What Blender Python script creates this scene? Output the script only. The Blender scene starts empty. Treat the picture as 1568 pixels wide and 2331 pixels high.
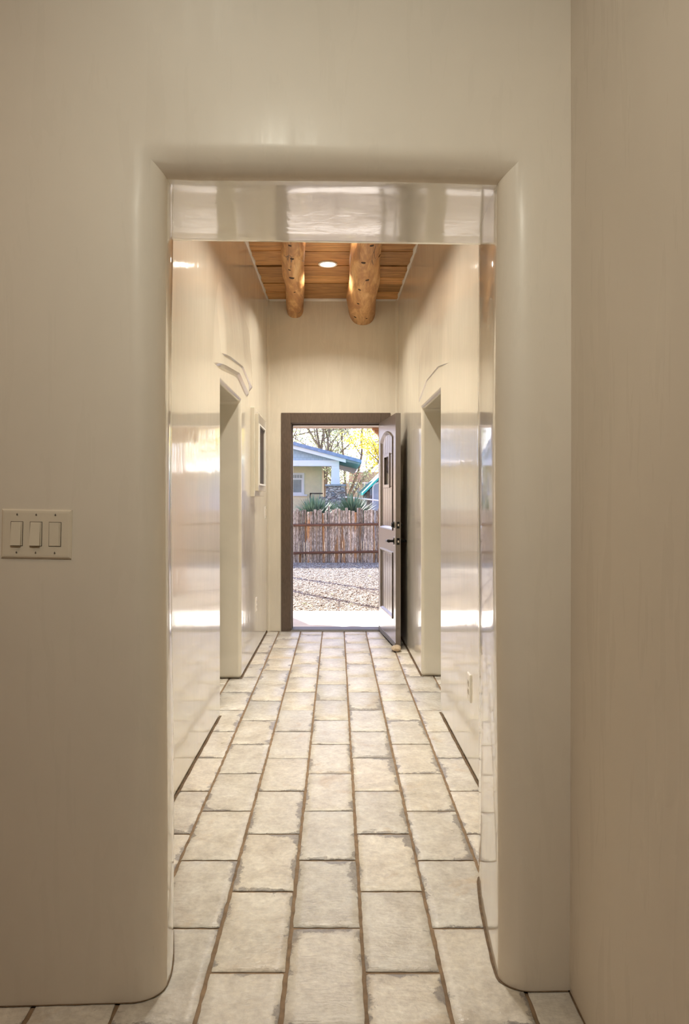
import bpy, bmesh, math, random
import numpy as np
from mathutils import Vector, Matrix

random.seed(7)
rng = np.random.default_rng(7)
SC = bpy.context.scene
COL = SC.collection
F, CX, CY, CH = 1650.0, 766.0, 1135.0, 1.3      # focal length in pixels, vanishing point, eye height


def at(px, py, Y):
    return Vector(((px - CX) * Y / F, Y, CH - (py - CY) * Y / F))


# ------------------------------------------------------------------ node helpers
class NT:
    def __init__(self, name):
        self.m = bpy.data.materials.new(name)
        self.m.use_nodes = True
        self.t = self.m.node_tree
        self.b = self.t.nodes['Principled BSDF']
        self.out = self.t.nodes['Material Output']

    def n(self, typ, **kw):
        nd = self.t.nodes.new(typ)
        for k, v in kw.items():
            if k in nd.inputs:
                self.set(nd.inputs[k], v)
            else:
                setattr(nd, k, v)
        return nd

    def set(self, sock, v):
        if isinstance(v, bpy.types.NodeSocket):
            self.t.links.new(v, sock)
        else:
            if hasattr(sock.default_value, '__len__') and len(sock.default_value) == 4 and len(v) == 3:
                v = (*v, 1)
            sock.default_value = v

    def p(self, **kw):
        for k, v in kw.items():
            self.set(self.b.inputs[k.replace('_', ' ')], v)

    def coord(self, scale=(1, 1, 1), kind='Object', rot=(0, 0, 0)):
        tc = self.n('ShaderNodeTexCoord')
        mp = self.n('ShaderNodeMapping', Vector=tc.outputs[kind], Scale=scale, Rotation=rot)
        return mp.outputs[0]

    def noise(self, vec, scale=5, detail=4, rough=.55, dist=0.0):
        nd = self.n('ShaderNodeTexNoise', Vector=vec, Scale=scale, Detail=detail, Roughness=rough, Distortion=dist)
        return nd.outputs['Fac']

    def ramp(self, fac, stops):
        r = self.n('ShaderNodeValToRGB', Fac=fac)
        el = r.color_ramp.elements
        while len(el) < len(stops):
            el.new(.5)
        for e, (p, c) in zip(el, stops):
            e.position = p
            e.color = (*c, 1) if len(c) == 3 else c
        return r.outputs[0]

    def mix(self, fac, a, b, mode='MIX'):
        nd = self.n('ShaderNodeMix', data_type='RGBA', blend_type=mode)
        self.set(nd.inputs[0], fac)
        self.set(nd.inputs[6], a)
        self.set(nd.inputs[7], b)
        return nd.outputs[2]

    def math(self, op, a, b=None, c=None, clamp=False):
        nd = self.n('ShaderNodeMath', operation=op, use_clamp=clamp)
        self.set(nd.inputs[0], a)
        if b is not None:
            self.set(nd.inputs[1], b)
        if c is not None:
            self.set(nd.inputs[2], c)
        return nd.outputs[0]

    def mrange(self, v, a, b, c=0., d=1., smooth=False):
        nd = self.n('ShaderNodeMapRange', interpolation_type='SMOOTHSTEP' if smooth else 'LINEAR')
        for i, x in enumerate((v, a, b, c, d)):
            self.set(nd.inputs[i], x)
        return nd.outputs[0]

    def bump(self, h, strength=.3, dist=.01, normal=None):
        nd = self.n('ShaderNodeBump', Height=h, Strength=strength, Distance=dist)
        if normal is not None:
            self.set(nd.inputs['Normal'], normal)
        return nd.outputs[0]


def simple(name, col, rough=.6, metal=0., spec=.5, var=.12, scale=14, stretch=(1, 1, 1), bump=.1, bdist=.004):
    t = NT(name)
    v = t.coord(stretch)
    f = t.noise(v, scale, 5)
    lo = tuple(c * (1 - var) for c in col)
    hi = tuple(min(1, c * (1 + var)) for c in col)
    t.p(Base_Color=t.ramp(f, [(.3, lo), (.7, hi)]), Roughness=rough, Metallic=metal)
    t.b.inputs['Specular IOR Level'].default_value = spec
    if bump:
        t.p(Normal=t.bump(f, bump, bdist))
    return t.m


def plaster(name, col, rough, coat, coat_rough, streak, mott=.07):
    """hand-trowelled, waxed gypsum plaster"""
    t = NT(name)
    v = t.coord()
    big = t.noise(v, 1.3, 4, .6, .6)
    fine = t.noise(t.coord((6, 6, 2.2)), 3.0, 5, .6, .4)
    lo = tuple(c * (1 - mott) for c in col)
    hi = tuple(min(1, c * (1 + mott)) for c in col)
    c1 = t.ramp(big, [(.3, lo), (.7, hi)])
    c2 = t.mix(t.mrange(fine, .35, .65, 0, .08), c1, tuple(c * .9 for c in col))
    trow = t.noise(t.coord((9, 9, 1.1)), 2.2, 4, .55, .5)
    wave = t.noise(t.coord((1, 1, .5)), 3.2, 2, .5)
    nrm = t.bump(wave, .5, streak * .5)
    nrm = t.bump(trow, .35, streak * .16, nrm)
    t.p(Base_Color=c2, Roughness=rough, Normal=nrm)
    t.b.inputs['Coat Weight'].default_value = coat
    t.set(t.b.inputs['Coat Roughness'], t.mrange(trow, .3, .7, coat_rough * .7, coat_rough * 1.4))
    t.b.inputs['Coat IOR'].default_value = 1.85
    t.set(t.b.inputs['Coat Normal'], nrm)
    return t.m


PL = (.70, .628, .535)
M = {}
M['plaster_room'] = plaster('plaster_room', PL, .6, .12, .30, .008, .035)
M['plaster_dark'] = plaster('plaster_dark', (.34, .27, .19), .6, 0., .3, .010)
M['plaster_hall'] = plaster('plaster_hall', (.73, .685, .585), .34, 1.0, .08, .011)
M['plaster_reveal_bright'] = plaster('plaster_reveal_bright', (.75, .71, .62), .3, 1.0, .06, .004)  # hall plaster, lightened and glossier so the doorway reveal looks brighter
M['plaster_reveal_bright'].node_tree.nodes['Principled BSDF'].inputs['Coat IOR'].default_value = 2.1
M['plaster_end'] = plaster('plaster_end', (.73, .675, .57), .5, .25, .25, .010)
M['frame_brown'] = simple('frame_brown', (.115, .082, .062), .42, var=.25, scale=60, stretch=(4, 4, .4), bump=.15)
M['door_brown'] = simple('door_brown', (.105, .080, .068), .30, var=.2, scale=50, stretch=(4, 4, .3), bump=.12)
for k_, v_ in (('Coat Weight', 1.0), ('Coat Roughness', .2), ('Coat IOR', 2.0)):
    M['door_brown'].node_tree.nodes['Principled BSDF'].inputs[k_].default_value = v_
M['black_metal'] = simple('black_metal', (.012, .011, .011), .35, .6, var=.1)
M['chrome'] = simple('chrome', (.75, .72, .68), .22, 1., var=.05, bump=0)
M['white_plastic'] = simple('white_plastic', (.69, .615, .50), .28, var=.02, bump=0)
M['plate_almond'] = simple('plate_almond', (.69, .61, .495), .30, var=.02, bump=0)
M['plate_grey'] = simple('plate_grey', (.55, .50, .43), .35, var=.02, bump=0)
M['plate_white'] = simple('plate_white', (.80, .76, .70), .3, var=.02, bump=0)
M['screw'] = simple('screw', (.22, .18, .14), .4, .5, var=.05, bump=0)
M['white_trim'] = simple('white_trim', (.80, .78, .74), .4, var=.03, bump=0)
M['caulk'] = simple('caulk', (.16, .105, .06), .8, var=.35, scale=40)
M['metal_sill'] = simple('metal_sill', (.10, .095, .09), .5, .3, var=.1)
M['concrete'] = simple('concrete', (.70, .66, .61), .75, var=.10, scale=6, bump=.15)
M['stone_wedge'] = simple('stone_wedge', (.52, .42, .30), .8, var=.25, scale=30, bump=.5)
M['adobe'] = simple('adobe', (.52, .36, .25), .85, var=.12, scale=2)
M['adobe_light'] = simple('adobe_light', (.62, .47, .36), .85, var=.12, scale=2)
M['siding_blue'] = None
M['house_white'] = simple('house_white', (.90, .87, .90), .55, var=.03, scale=3, bump=0)
M['house_cream'] = simple('house_cream', (.95, .79, .53), .75, var=.06, scale=4)
M['roof_blue'] = simple('roof_blue', (.25, .31, .46), .6, var=.2, scale=10, stretch=(1, 3, 1))
M['soffit_grey'] = simple('soffit_grey', (.40, .42, .44), .7, var=.1, scale=4)
M['teal_metal'] = simple('teal_metal', (.02, .42, .38), .4, var=.1, scale=4)
M['shed_blue'] = simple('shed_blue', (.36, .40, .50), .7, var=.1, scale=4)
M['dark_wood'] = simple('dark_wood', (.10, .07, .05), .7, var=.3, scale=10)
M['rail_rust'] = simple('rail_rust', (.19, .085, .045), .7, var=.3, scale=12, stretch=(.6, 4, 4))
M['corbel_wood'] = simple('corbel_wood', (.36, .17, .08), .6, var=.25, scale=10, stretch=(.4, 3, 3))
M['beam_wood'] = simple('beam_wood', (.45, .36, .30), .6, var=.2, scale=10, stretch=(.4, 3, 3))
M['bark'] = simple('bark', (.26, .205, .16), .9, var=.45, scale=14, stretch=(1, 1, .3), bump=.5, bdist=.02)
M['white_pipe'] = simple('white_pipe', (.85, .85, .86), .4, var=.02, bump=0)


def leaf_mat(name, cols, trans=.45):
    t = NT(name)
    info = t.n('ShaderNodeNewGeometry')
    c = t.ramp(info.outputs['Random Per Island'], [(i / max(1, len(cols) - 1), c) for i, c in enumerate(cols)])
    t.p(Base_Color=c, Roughness=.6)
    tr = t.n('ShaderNodeBsdfTranslucent', Color=c)
    mx = t.n('ShaderNodeMixShader', Fac=trans)
    t.t.links.new(t.b.outputs[0], mx.inputs[1])
    t.t.links.new(tr.outputs[0], mx.inputs[2])
    t.t.links.new(mx.outputs[0], t.out.inputs[0])
    return t.m


M['leaf_green'] = leaf_mat('leaf_green', [(.36, .44, .27), (.46, .52, .31), (.58, .60, .34), (.33, .41, .29)], .6)
M['leaf_yellow'] = leaf_mat('leaf_yellow', [(.85, .70, .08), (.92, .78, .12), (.76, .70, .14), (.95, .82, .22)], .6)
for k_, c_ in (('yellow', (.80, .60, .08)), ('orange', (.75, .36, .05)), ('brown', (.34, .17, .07)), ('green', (.42, .55, .10))):
    M['leaf_' + k_ + '_fallen'] = simple('leaf_' + k_ + '_fallen', c_, .7, var=.15, scale=20, bump=0)
M['yucca_leaf'] = leaf_mat('yucca_leaf', [(.07, .13, .085), (.11, .18, .125), (.17, .25, .18), (.09, .15, .12)], .12)

# --- wood planks of the ceiling
t = NT('ceiling_planks')
geo = t.n('ShaderNodeNewGeometry')
off = t.math('MULTIPLY', geo.outputs['Random Per Island'], 17.0)
tc = t.n('ShaderNodeTexCoord')
cmb = t.n('ShaderNodeCombineXYZ', X=off, Y=off)
add = t.n('ShaderNodeVectorMath', operation='ADD')
t.t.links.new(tc.outputs['Object'], add.inputs[0])
t.t.links.new(cmb.outputs[0], add.inputs[1])
mp = t.n('ShaderNodeMapping', Vector=add.outputs[0], Scale=(1.2, 11, 4))
g1 = t.noise(mp.outputs[0], 2.6, 7, .62, 1.1)
mp2 = t.n('ShaderNodeMapping', Vector=add.outputs[0], Scale=(1.5, 34, 4))
g2 = t.noise(mp2.outputs[0], 3.0, 4, .6)
base = t.ramp(g1, [(.28, (.30, .145, .048)), (.5, (.58, .31, .115)), (.72, (.78, .48, .22))])
base = t.mix(t.mrange(g2, .52, .72, 0, .55), base, (.17, .07, .024))
tint = t.ramp(geo.outputs['Random Per Island'], [(0, (.66, .62, .56)), (1, (1.2, 1.15, 1.05))])
base = t.mix(1.0, base, tint, 'MULTIPLY')
t.p(Base_Color=base, Roughness=.5, Normal=t.bump(g2, .4, .004))
M['planks'] = t.m

# --- peeled log
t = NT('peeled_log')
v = t.coord((5, .9, 5))
g = t.noise(v, 2.4, 7, .64, .55)
g2 = t.noise(t.coord((16, 1.6, 16)), 2.0, 4, .6, .6)
base = t.ramp(g, [(.28, (.26, .105, .030)), (.46, (.44, .21, .07)), (.58, (.62, .35, .14)), (.74, (.76, .52, .27))])
base = t.mix(t.mrange(g2, .58, .75, 0, .65), base, (.20, .085, .03))
# long drying cracks
wv = t.n('ShaderNodeTexVoronoi', Vector=t.coord((7, .55, 7)), Scale=1.5, feature='DISTANCE_TO_EDGE')
crack = t.mrange(wv.outputs['Distance'], .0, .012, 1, 0)
cm = t.math('MULTIPLY', crack, t.mrange(t.noise(t.coord(), 2.4, 2), .5, .56, 0, 1))
base = t.mix(cm, base, (.05, .02, .01))
t.p(Base_Color=base, Roughness=.45, Normal=t.bump(t.math('SUBTRACT', g2, cm), .5, .006))
M['log'] = t.m
M['knot'] = simple('knot', (.055, .025, .012), .8, var=.4, scale=60)

# --- floor tile
t = NT('floor_tile')
uv = t.n('ShaderNodeUVMap', uv_map='tile')
sep = t.n('ShaderNodeSeparateXYZ', Vector=uv.outputs[0])
TW, TL, GR = .2127, .4115, .011
du = t.math('SUBTRACT', (TW - GR) / 2, t.math('ABSOLUTE', sep.outputs[0]))
dv = t.math('SUBTRACT', (TL - GR) / 2, t.math('ABSOLUTE', sep.outputs[1]))
edge = t.math('MINIMUM', du, dv)
at_ = t.n('ShaderNodeAttribute', attribute_name='rnd', attribute_type='GEOMETRY')
sa = t.n('ShaderNodeSeparateColor', Color=at_.outputs['Color'])
tc = t.n('ShaderNodeTexCoord')
ofs = t.n('ShaderNodeCombineXYZ', X=t.math('MULTIPLY', sa.outputs[0], 31.), Y=t.math('MULTIPLY', sa.outputs[1], 23.), Z=t.math('MULTIPLY', sa.outputs[2], 11.))
av = t.n('ShaderNodeVectorMath', operation='ADD')
t.t.links.new(tc.outputs['Object'], av.inputs[0])
t.t.links.new(ofs.outputs[0], av.inputs[1])
V = av.outputs[0]
cloud = t.noise(V, 7, 6, .62, .5)
grain = t.noise(V, 60, 4, .65)
mpw = t.n('ShaderNodeMapping', Vector=V, Rotation=(0, 0, .5), Scale=(14, 42, 14))
comb = t.noise(mpw.outputs[0], 1.3, 4, .55, 1.2)
base = t.ramp(cloud, [(.28, (.60, .555, .495)), (.5, (.75, .715, .66)), (.72, (.85, .835, .80))])
tint = t.mix(sa.outputs[0], (.90, .91, .925), (1.04, 1.02, .985))
base = t.mix(1.0, base, tint, 'MULTIPLY')
mid = t.noise(V, 24, 5, .7, .4)
base = t.mix(1.0, base, t.ramp(mid, [(.3, (.84, .83, .83)), (.65, (1.06, 1.06, 1.05))]), 'MULTIPLY')
base = t.mix(1.0, base, t.ramp(grain, [(.3, (.86, .85, .84)), (.7, (1.08, 1.08, 1.07))]), 'MULTIPLY')
# worn grey-violet glaze near some edges, and specks
wn = t.noise(V, 16, 6, .7, .3)
reach = t.math('ADD', t.math('MULTIPLY', t.math('SUBTRACT', wn, .53), .11), t.math('MULTIPLY', t.math('SUBTRACT', t.noise(V, 3.2, 2), .51), .14))
wear = t.mrange(t.math('SUBTRACT', reach, edge), -.004, .004, 0, 1)
base = t.mix(t.math('MULTIPLY', wear, t.mrange(grain, .3, .6, .45, .85)), base, (.24, .215, .21))
sp = t.noise(V, 34, 5, .7)
base = t.mix(t.mrange(sp, .66, .74, 0, .6), base, (.30, .26, .23))
rust = t.noise(V, 5.5, 4, .6, .6)
base = t.mix(t.mrange(rust, .60, .74, 0, .38), base, (.50, .32, .14))
hgt = t.math('ADD', t.math('MULTIPLY', comb, .7), t.math('ADD', t.math('MULTIPLY', grain, .35), t.math('MULTIPLY', wear, -.25)))
t.p(Base_Color=base, Roughness=t.mrange(cloud, .3, .7, .27, .40), Normal=t.bump(hgt, .85, .0045))
M['tile'] = t.m
M['grout'] = simple('grout', (.27, .185, .115), .85, var=.3, scale=30, bump=.3)

# --- gravel ground and pebbles
t = NT('gravel_ground')
vo = t.n('ShaderNodeTexVoronoi', Vector=t.coord(), Scale=38)
c = t.ramp(t.n('ShaderNodeSeparateColor', Color=vo.outputs['Color']).outputs[0], [(0, (.22, .17, .13)), (.5, (.42, .35, .28)), (1, (.62, .55, .47))])
t.p(Base_Color=c, Roughness=.9, Normal=t.bump(vo.outputs['Distance'], .8, .02))
M['gravel_ground'] = t.m
t = NT('pebble')
info = t.n('ShaderNodeNewGeometry')
c = t.ramp(info.outputs['Random Per Island'], [(0, (.15, .10, .07)), (.16, (.34, .27, .20)), (.3, (.48, .43, .355)), (.7, (.56, .515, .44)), (1, (.72, .68, .61))])
t.p(Base_Color=c, Roughness=.85)
M['pebble'] = t.m
t = NT('dirt')
c = t.ramp(t.noise(t.coord(), 3, 6), [(.3, (.28, .22, .15)), (.7, (.40, .33, .24))])
t.p(Base_Color=c, Roughness=.95)
M['dirt'] = t.m

# --- fence poles: grey weathered bark with orange bare wood, per pole
t = NT('fence_bark')
oi = t.n('ShaderNodeObjectInfo')
tc = t.n('ShaderNodeTexCoord')
cb = t.n('ShaderNodeCombineXYZ', X=t.math('MULTIPLY', oi.outputs['Random'], 40.), Y=0., Z=t.math('MULTIPLY', oi.outputs['Random'], 25.))
ad = t.n('ShaderNodeVectorMath', operation='ADD')
t.t.links.new(tc.outputs['Object'], ad.inputs[0])
t.t.links.new(cb.outputs[0], ad.inputs[1])
mp = t.n('ShaderNodeMapping', Vector=ad.outputs[0], Scale=(22, 22, 8))
a = t.noise(mp.outputs[0], 1.8, 6, .7, .4)
mpb = t.n('ShaderNodeMapping', Vector=ad.outputs[0], Scale=(18, 18, 3))
b = t.noise(mpb.outputs[0], .55, 3, .6, .3)
grey = t.ramp(a, [(.34, (.16, .11, .075)), (.5, (.48, .385, .30)), (.64, (.84, .73, .61))])
bare = t.ramp(a, [(.3, (.32, .15, .06)), (.7, (.62, .36, .17))])
sel = t.mrange(t.math('ADD', b, t.math('MULTIPLY', t.math('SUBTRACT', oi.outputs['Random'], .5), .35)), .60, .68, 0, 1)
pv = t.mrange(t.math('FRACT', t.math('MULTIPLY', oi.outputs['Random'], 7.3)), 0, 1, .55, 1.35)
pc = t.n('ShaderNodeCombineColor', Red=pv, Green=pv, Blue=pv)
t.p(Base_Color=t.mix(1.0, t.mix(sel, grey, bare), pc.outputs[0], 'MULTIPLY'), Roughness=.9, Normal=t.bump(a, .6, .012))
M['fence_bark'] = t.m

# --- dry-stacked stone
t = NT('pier_stone')
v = t.coord((5.5, 5.5, 14))
vo = t.n('ShaderNodeTexVoronoi', Vector=v, Scale=1.0)
ve = t.n('ShaderNodeTexVoronoi', Vector=v, Scale=1.0, feature='DISTANCE_TO_EDGE')
c = t.ramp(t.n('ShaderNodeSeparateColor', Color=vo.outputs['Color']).outputs[0], [(0, (.34, .24, .18)), (.3, (.42, .40, .41)), (.6, (.62, .52, .43)), (1, (.78, .72, .66))])
c = t.mix(t.mrange(ve.outputs['Distance'], .02, .07, 1, 0), c, (.12, .10, .09))
t.p(Base_Color=c, Roughness=.9, Normal=t.bump(t.mrange(ve.outputs['Distance'], 0, .15), .8, .03))
M['pier_stone'] = t.m
# --- shingle siding
t = NT('siding_blue')
br = t.n('ShaderNodeTexBrick', Vector=t.coord(rot=(math.pi / 2, 0, 0)), Scale=1.0)
for k, v in (('Brick Width', .15), ('Row Height', .14), ('Mortar Size', .006)):
    br.inputs[k].default_value = v
br.inputs['Color1'].default_value = (.44, .52, .62, 1)
br.inputs['Color2'].default_value = (.50, .58, .67, 1)
br.inputs['Mortar'].default_value = (.34, .41, .50, 1)
t.p(Base_Color=br.outputs['Color'], Roughness=.7)
M['siding_blue'] = t.m
# --- glass
t = NT('clear_glass')
gl = t.n('ShaderNodeBsdfGlossy', Roughness=.02)
tr = t.n('ShaderNodeBsdfTransparent', Color=(.86, .9, .9, 1))
fr = t.n('ShaderNodeFresnel', IOR=1.5)
mx = t.n('ShaderNodeMixShader', Fac=fr.outputs[0])
t.t.links.new(tr.outputs[0], mx.inputs[1])
t.t.links.new(gl.outputs[0], mx.inputs[2])
t.t.links.new(mx.outputs[0], t.out.inputs[0])
M['glass'] = t.m
M['dark_glass'] = simple('dark_glass', (.06, .043, .028), .6, 0., .1, var=.3, scale=3, bump=0)
M['window_glass'] = simple('window_glass', (.30, .34, .36), .08, var=.15, scale=3, bump=0)
t = NT('lamp_lens')
t.p(Base_Color=(1, .95, .88), Emission_Color=(1, .93, .82), Emission_Strength=9.0)
M['lamp_lens'] = t.m


# ------------------------------------------------------------------ mesh helpers
class MB:
    def __init__(self):
        self.v, self.f, self.mi = [], [], []

    def quad(self, a, b, c, d, m=0):
        i = len(self.v)
        self.v += [tuple(a), tuple(b), tuple(c), tuple(d)]
        self.f.append((i, i + 1, i + 2, i + 3))
        self.mi.append(m)

    def poly(self, pts, m=0):
        i = len(self.v)
        self.v += [tuple(p) for p in pts]
        self.f.append(tuple(range(i, i + len(pts))))
        self.mi.append(m)

    def grid(self, rows, m=0, close=False):
        i = len(self.v)
        nr, nc = len(rows), len(rows[0])
        for r in rows:
            self.v += [tuple(p) for p in r]
        for a in range(nr - 1):
            for b in range(nc if close else nc - 1):
                b2 = (b + 1) % nc
                self.f.append((i + a * nc + b, i + a * nc + b2, i + (a + 1) * nc + b2, i + (a + 1) * nc + b))
                self.mi.append(m)

    def box(self, x0, x1, y0, y1, z0, z1, m=0):
        i = len(self.v)
        self.v += [(x, y, z) for x in (x0, x1) for y in (y0, y1) for z in (z0, z1)]
        for q in ((0, 1, 3, 2), (4, 6, 7, 5), (0, 4, 5, 1), (2, 3, 7, 6), (0, 2, 6, 4), (1, 5, 7, 3)):
            self.f.append(tuple(i + k for k in q))
            self.mi.append(m)

    def prism(self, pts, axis, a, b, m=0):
        """extrude a 2D polygon along an axis between a and b"""
        def put(p, w):
            if axis == 0:
                return (w, p[0], p[1])
            if axis == 1:
                return (p[0], w, p[1])
            return (p[0], p[1], w)
        i = len(self.v)
        n = len(pts)
        self.v += [put(p, a) for p in pts] + [put(p, b) for p in pts]
        self.f.append(tuple(range(i, i + n)))
        self.f.append(tuple(range(i + 2 * n - 1, i + n - 1, -1)))
        self.mi += [m, m]
        for k in range(n):
            k2 = (k + 1) % n
            self.f.append((i + k2, i + k, i + n + k, i + n + k2))
            self.mi.append(m)

    def tube(self, pts, rads, seg=8, cap=True, m=0, jit=0.):
        pts = [Vector(p) for p in pts]
        rows = []
        ref = None
        for k, p in enumerate(pts):
            d = (pts[min(k + 1, len(pts) - 1)] - pts[max(k - 1, 0)]).normalized()
            if ref is None:
                ref = Vector((1, 0, 0)) if abs(d.x) < .9 else Vector((0, 1, 0))
            u = (ref - d * ref.dot(d)).normalized()
            w = d.cross(u)
            ref = u
            r = rads[k] if hasattr(rads, '__len__') else rads
            rows.append([p + (u * math.cos(2 * math.pi * s / seg) + w * math.sin(2 * math.pi * s / seg)) * r * (1 + random.uniform(-jit, jit)) for s in range(seg)])
        i = len(self.v)
        self.grid(rows, m, close=True)
        if cap:
            n = len(rows)
            self.f.append(tuple(i + s for s in range(seg - 1, -1, -1)))
            self.f.append(tuple(i + (n - 1) * seg + s for s in range(seg)))
            self.mi += [m, m]

    def disc(self, c, r, axis=2, n=32, m=0):
        pts = []
        for k in range(n):
            a = 2 * math.pi * k / n
            o = [0, 0, 0]
            o[(axis + 1) % 3] = r * math.cos(a)
            o[(axis + 2) % 3] = r * math.sin(a)
            pts.append((c[0] + o[0], c[1] + o[1], c[2] + o[2]))
        self.poly(pts, m)

    def build(self, name, mat, parent=None, smooth=False, bevel=0., seg=2, weld=True, recalc=True, loc=None):
        me = bpy.data.meshes.new(name)
        me.from_pydata(self.v, [], self.f)
        mats = mat if isinstance(mat, (list, tuple)) else [mat]
        for q in mats:
            me.materials.append(q)
        if len(mats) > 1:
            me.polygons.foreach_set('material_index', self.mi)
        bm = bmesh.new()
        bm.from_mesh(me)
        if weld:
            bmesh.ops.remove_doubles(bm, verts=bm.verts, dist=1e-5)
        if recalc:
            bmesh.ops.recalc_face_normals(bm, faces=bm.faces)
        bm.to_mesh(me)
        bm.free()
        if smooth:
            me.polygons.foreach_set('use_smooth', [True] * len(me.polygons))
        o = bpy.data.objects.new(name, me)
        COL.objects.link(o)
        if parent is not None:
            o.parent = parent
        if loc is not None:
            o.location = loc
        if bevel:
            b = o.modifiers.new('bevel', 'BEVEL')
            b.width = bevel
            b.segments = seg
            b.limit_method = 'ANGLE'
            b.angle_limit = math.radians(35)
            b.harden_normals = True
            me.polygons.foreach_set('use_smooth', [True] * len(me.polygons))
        return o


def tag(o, label, cat, group=None):
    o['label'] = label
    o['category'] = cat
    if group:
        o['group'] = group
    return o


def thing(name, label, cat, loc=(0, 0, 0), rotz=0., group=None):
    o = bpy.data.objects.new(name, None)
    o.empty_display_size = .1
    COL.objects.link(o)
    o.location = loc
    o.rotation_euler = (0, 0, rotz)
    return tag(o, label, cat, group)


def struct(o):
    o['kind'] = 'structure'
    return o


def smoothstep(a, b, x):
    x = max(0., min(1., (x - a) / (b - a)))
    return x * x * (3 - 2 * x)


# ------------------------------------------------------------------ camera
cam = bpy.data.cameras.new('camera')
cam.sensor_fit = 'VERTICAL'
cam.sensor_height = 36
cam.lens = 36 * F / 2331
cam.shift_x = (784 - CX) / 2331
cam.shift_y = -(1165.5 - CY) / 2331
cam.clip_start = .02
cam.clip_end = 500
co = bpy.data.objects.new('camera', cam)
COL.objects.link(co)
co.location = (0, 0, CH)
co.rotation_euler = (math.pi / 2, 0, 0)
SC.camera = co

# ------------------------------------------------------------------ the near room and its doorway wall
XR = .615                      # right wall of the near room
XL, YB, ZC = -3.2, -3.0, 3.3   # rest of the near room, behind and beside the camera


def yfront(x):
    return 1.8885 + .040 * x


HS = 2.165  # soffit height
# stations through the wall thickness: (left x, right x, soffit z, y offset from the wall face, or absolute y)
def arc(n, r):
    return [(r * (1 - math.sin(a)), r * (1 - math.cos(a))) for a in [math.pi / 2 * k / n for k in range(n + 1)]]


st = []
rL, rR, rT = .078, .088, .075
for k, (inset, depth) in enumerate(arc(10, 1.0)):
    # inset: 1 -> 0 away from the opening, depth: 0 -> 1 into the wall
    st.append((-.4545 - rL * inset, .435 + rR * inset, HS - .012 + rT * inset, depth * .066))
tail = [(-.4530, .4352, HS - .0115, .10), (-.4555, .4365, HS - .011, .13), (-.461, .439, HS - .009, .17), (-.473, .4425, HS - .006, .22), (-.492, .449, HS - .003, .30),
        (-.515, .457, HS - .001, .39), (-.538, .469, HS, .48), (-.553, .479, HS, .545), (-.562, .487, HS + .004, .575), (-.575, .50, HS + .015, .59)]
far = [(-.72, .66, HS + .15, .592)]
stations = [(-.62, .525 + .03, HS + .25, 0.)] + st + tail + far
face_out = (XL - .1, XR + .1, ZC + .1, 0.)


def ring(s, nz=14, nx=14):
    xl, xr, zt, d = s
    pts = []
    for k in range(nz + 1):
        z = zt * k / nz
        wob = .0035 * math.sin(z * 3.1 + .4) * (1 if d > 0.01 and d < .55 else 0)
        pts.append((xl + wob, yfront(xl) + d, z))
    for k in range(1, nx):
        x = xl + (xr - xl) * k / nx
        wob = .003 * math.sin(x * 5 + 1.) * (1 if d > 0.01 and d < .55 else 0)
        pts.append((x, yfront(x) + d, zt + wob))
    for k in range(nz, -1, -1):
        z = zt * k / nz
        wob = .004 * math.sin(z * 2.6 + 1.) * (1 if d > 0.01 and d < .55 else 0)
        pts.append((xr + wob, yfront(xr) + d, z))
    return pts


mb = MB()
mb.grid([ring(face_out)] + [ring(s) for s in stations])
# plain back face and top so that no light leaks
mb.box(-3.3, -.70, 2.2, 2.49, 0, 3.5)
mb.box(.66, .8, 2.2, 2.49, 0, 3.5)
mb.box(-.8, .8, 2.3, 2.49, HS + .13, 3.5)
wf = struct(mb.build('wall_front', M['plaster_room'], smooth=True, recalc=False))
for p in wf.data.polygons:
    # smooth everywhere except the mitred corners, which read as creases
    pass
# mark crease at the two top corners
me = wf.data
bm = bmesh.new()
bm.from_mesh(me)
for e in bm.edges:
    if len(e.link_faces) == 2:
        if e.calc_face_angle(0) > math.radians(38):
            e.smooth = False
bmesh.ops.recalc_face_normals(bm, faces=bm.faces)
bm.to_mesh(me)
bm.free()
# doorway reveal: hall plaster copied paler and glossier to brighten soffit and jambs
me.materials.append(M['plaster_reveal_bright'])
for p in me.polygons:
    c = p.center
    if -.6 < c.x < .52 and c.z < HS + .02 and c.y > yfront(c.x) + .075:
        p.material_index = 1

mb = MB()
nz = 24
mb.grid([[(XR + (.004 * math.sin(math.pi * z / 3.4)), y, z) for z in [3.4 * k / nz for k in range(nz + 1)]] for y in (YB - .1, -1, 0, .6, 1.2, 1.6, 1.945)])
mb.box(XR + .15, XR + .3, YB - .1, 2.2, 0, 3.4)
struct(mb.build('wall_right', M['plaster_room'], smooth=False))
mb = MB()
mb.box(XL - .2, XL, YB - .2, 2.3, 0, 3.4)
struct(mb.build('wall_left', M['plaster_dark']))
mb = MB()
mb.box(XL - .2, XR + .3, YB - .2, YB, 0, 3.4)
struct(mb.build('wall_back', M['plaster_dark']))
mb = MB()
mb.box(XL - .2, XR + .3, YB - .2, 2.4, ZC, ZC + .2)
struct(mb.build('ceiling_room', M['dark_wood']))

# dark grout line where the walls meet the tiles
def strip(name, path, w=.004, z=.0022):
    mb = MB()
    a, b = [], []
    for k, p in enumerate(path):
        p = Vector(p)
        d = (Vector(path[min(k + 1, len(path) - 1)]) - Vector(path[max(k - 1, 0)])).normalized()
        n = Vector((-d.y, d.x))
        j = random.uniform(.8, 1.3)
        a.append((p.x - n.x * w * j, p.y - n.y * w * j, z))
        b.append((p.x + n.x * w * j, p.y + n.y * w * j, z))
    mb.grid([a, b])
    return struct(mb.build(name, M['caulk'], recalc=False))


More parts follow.
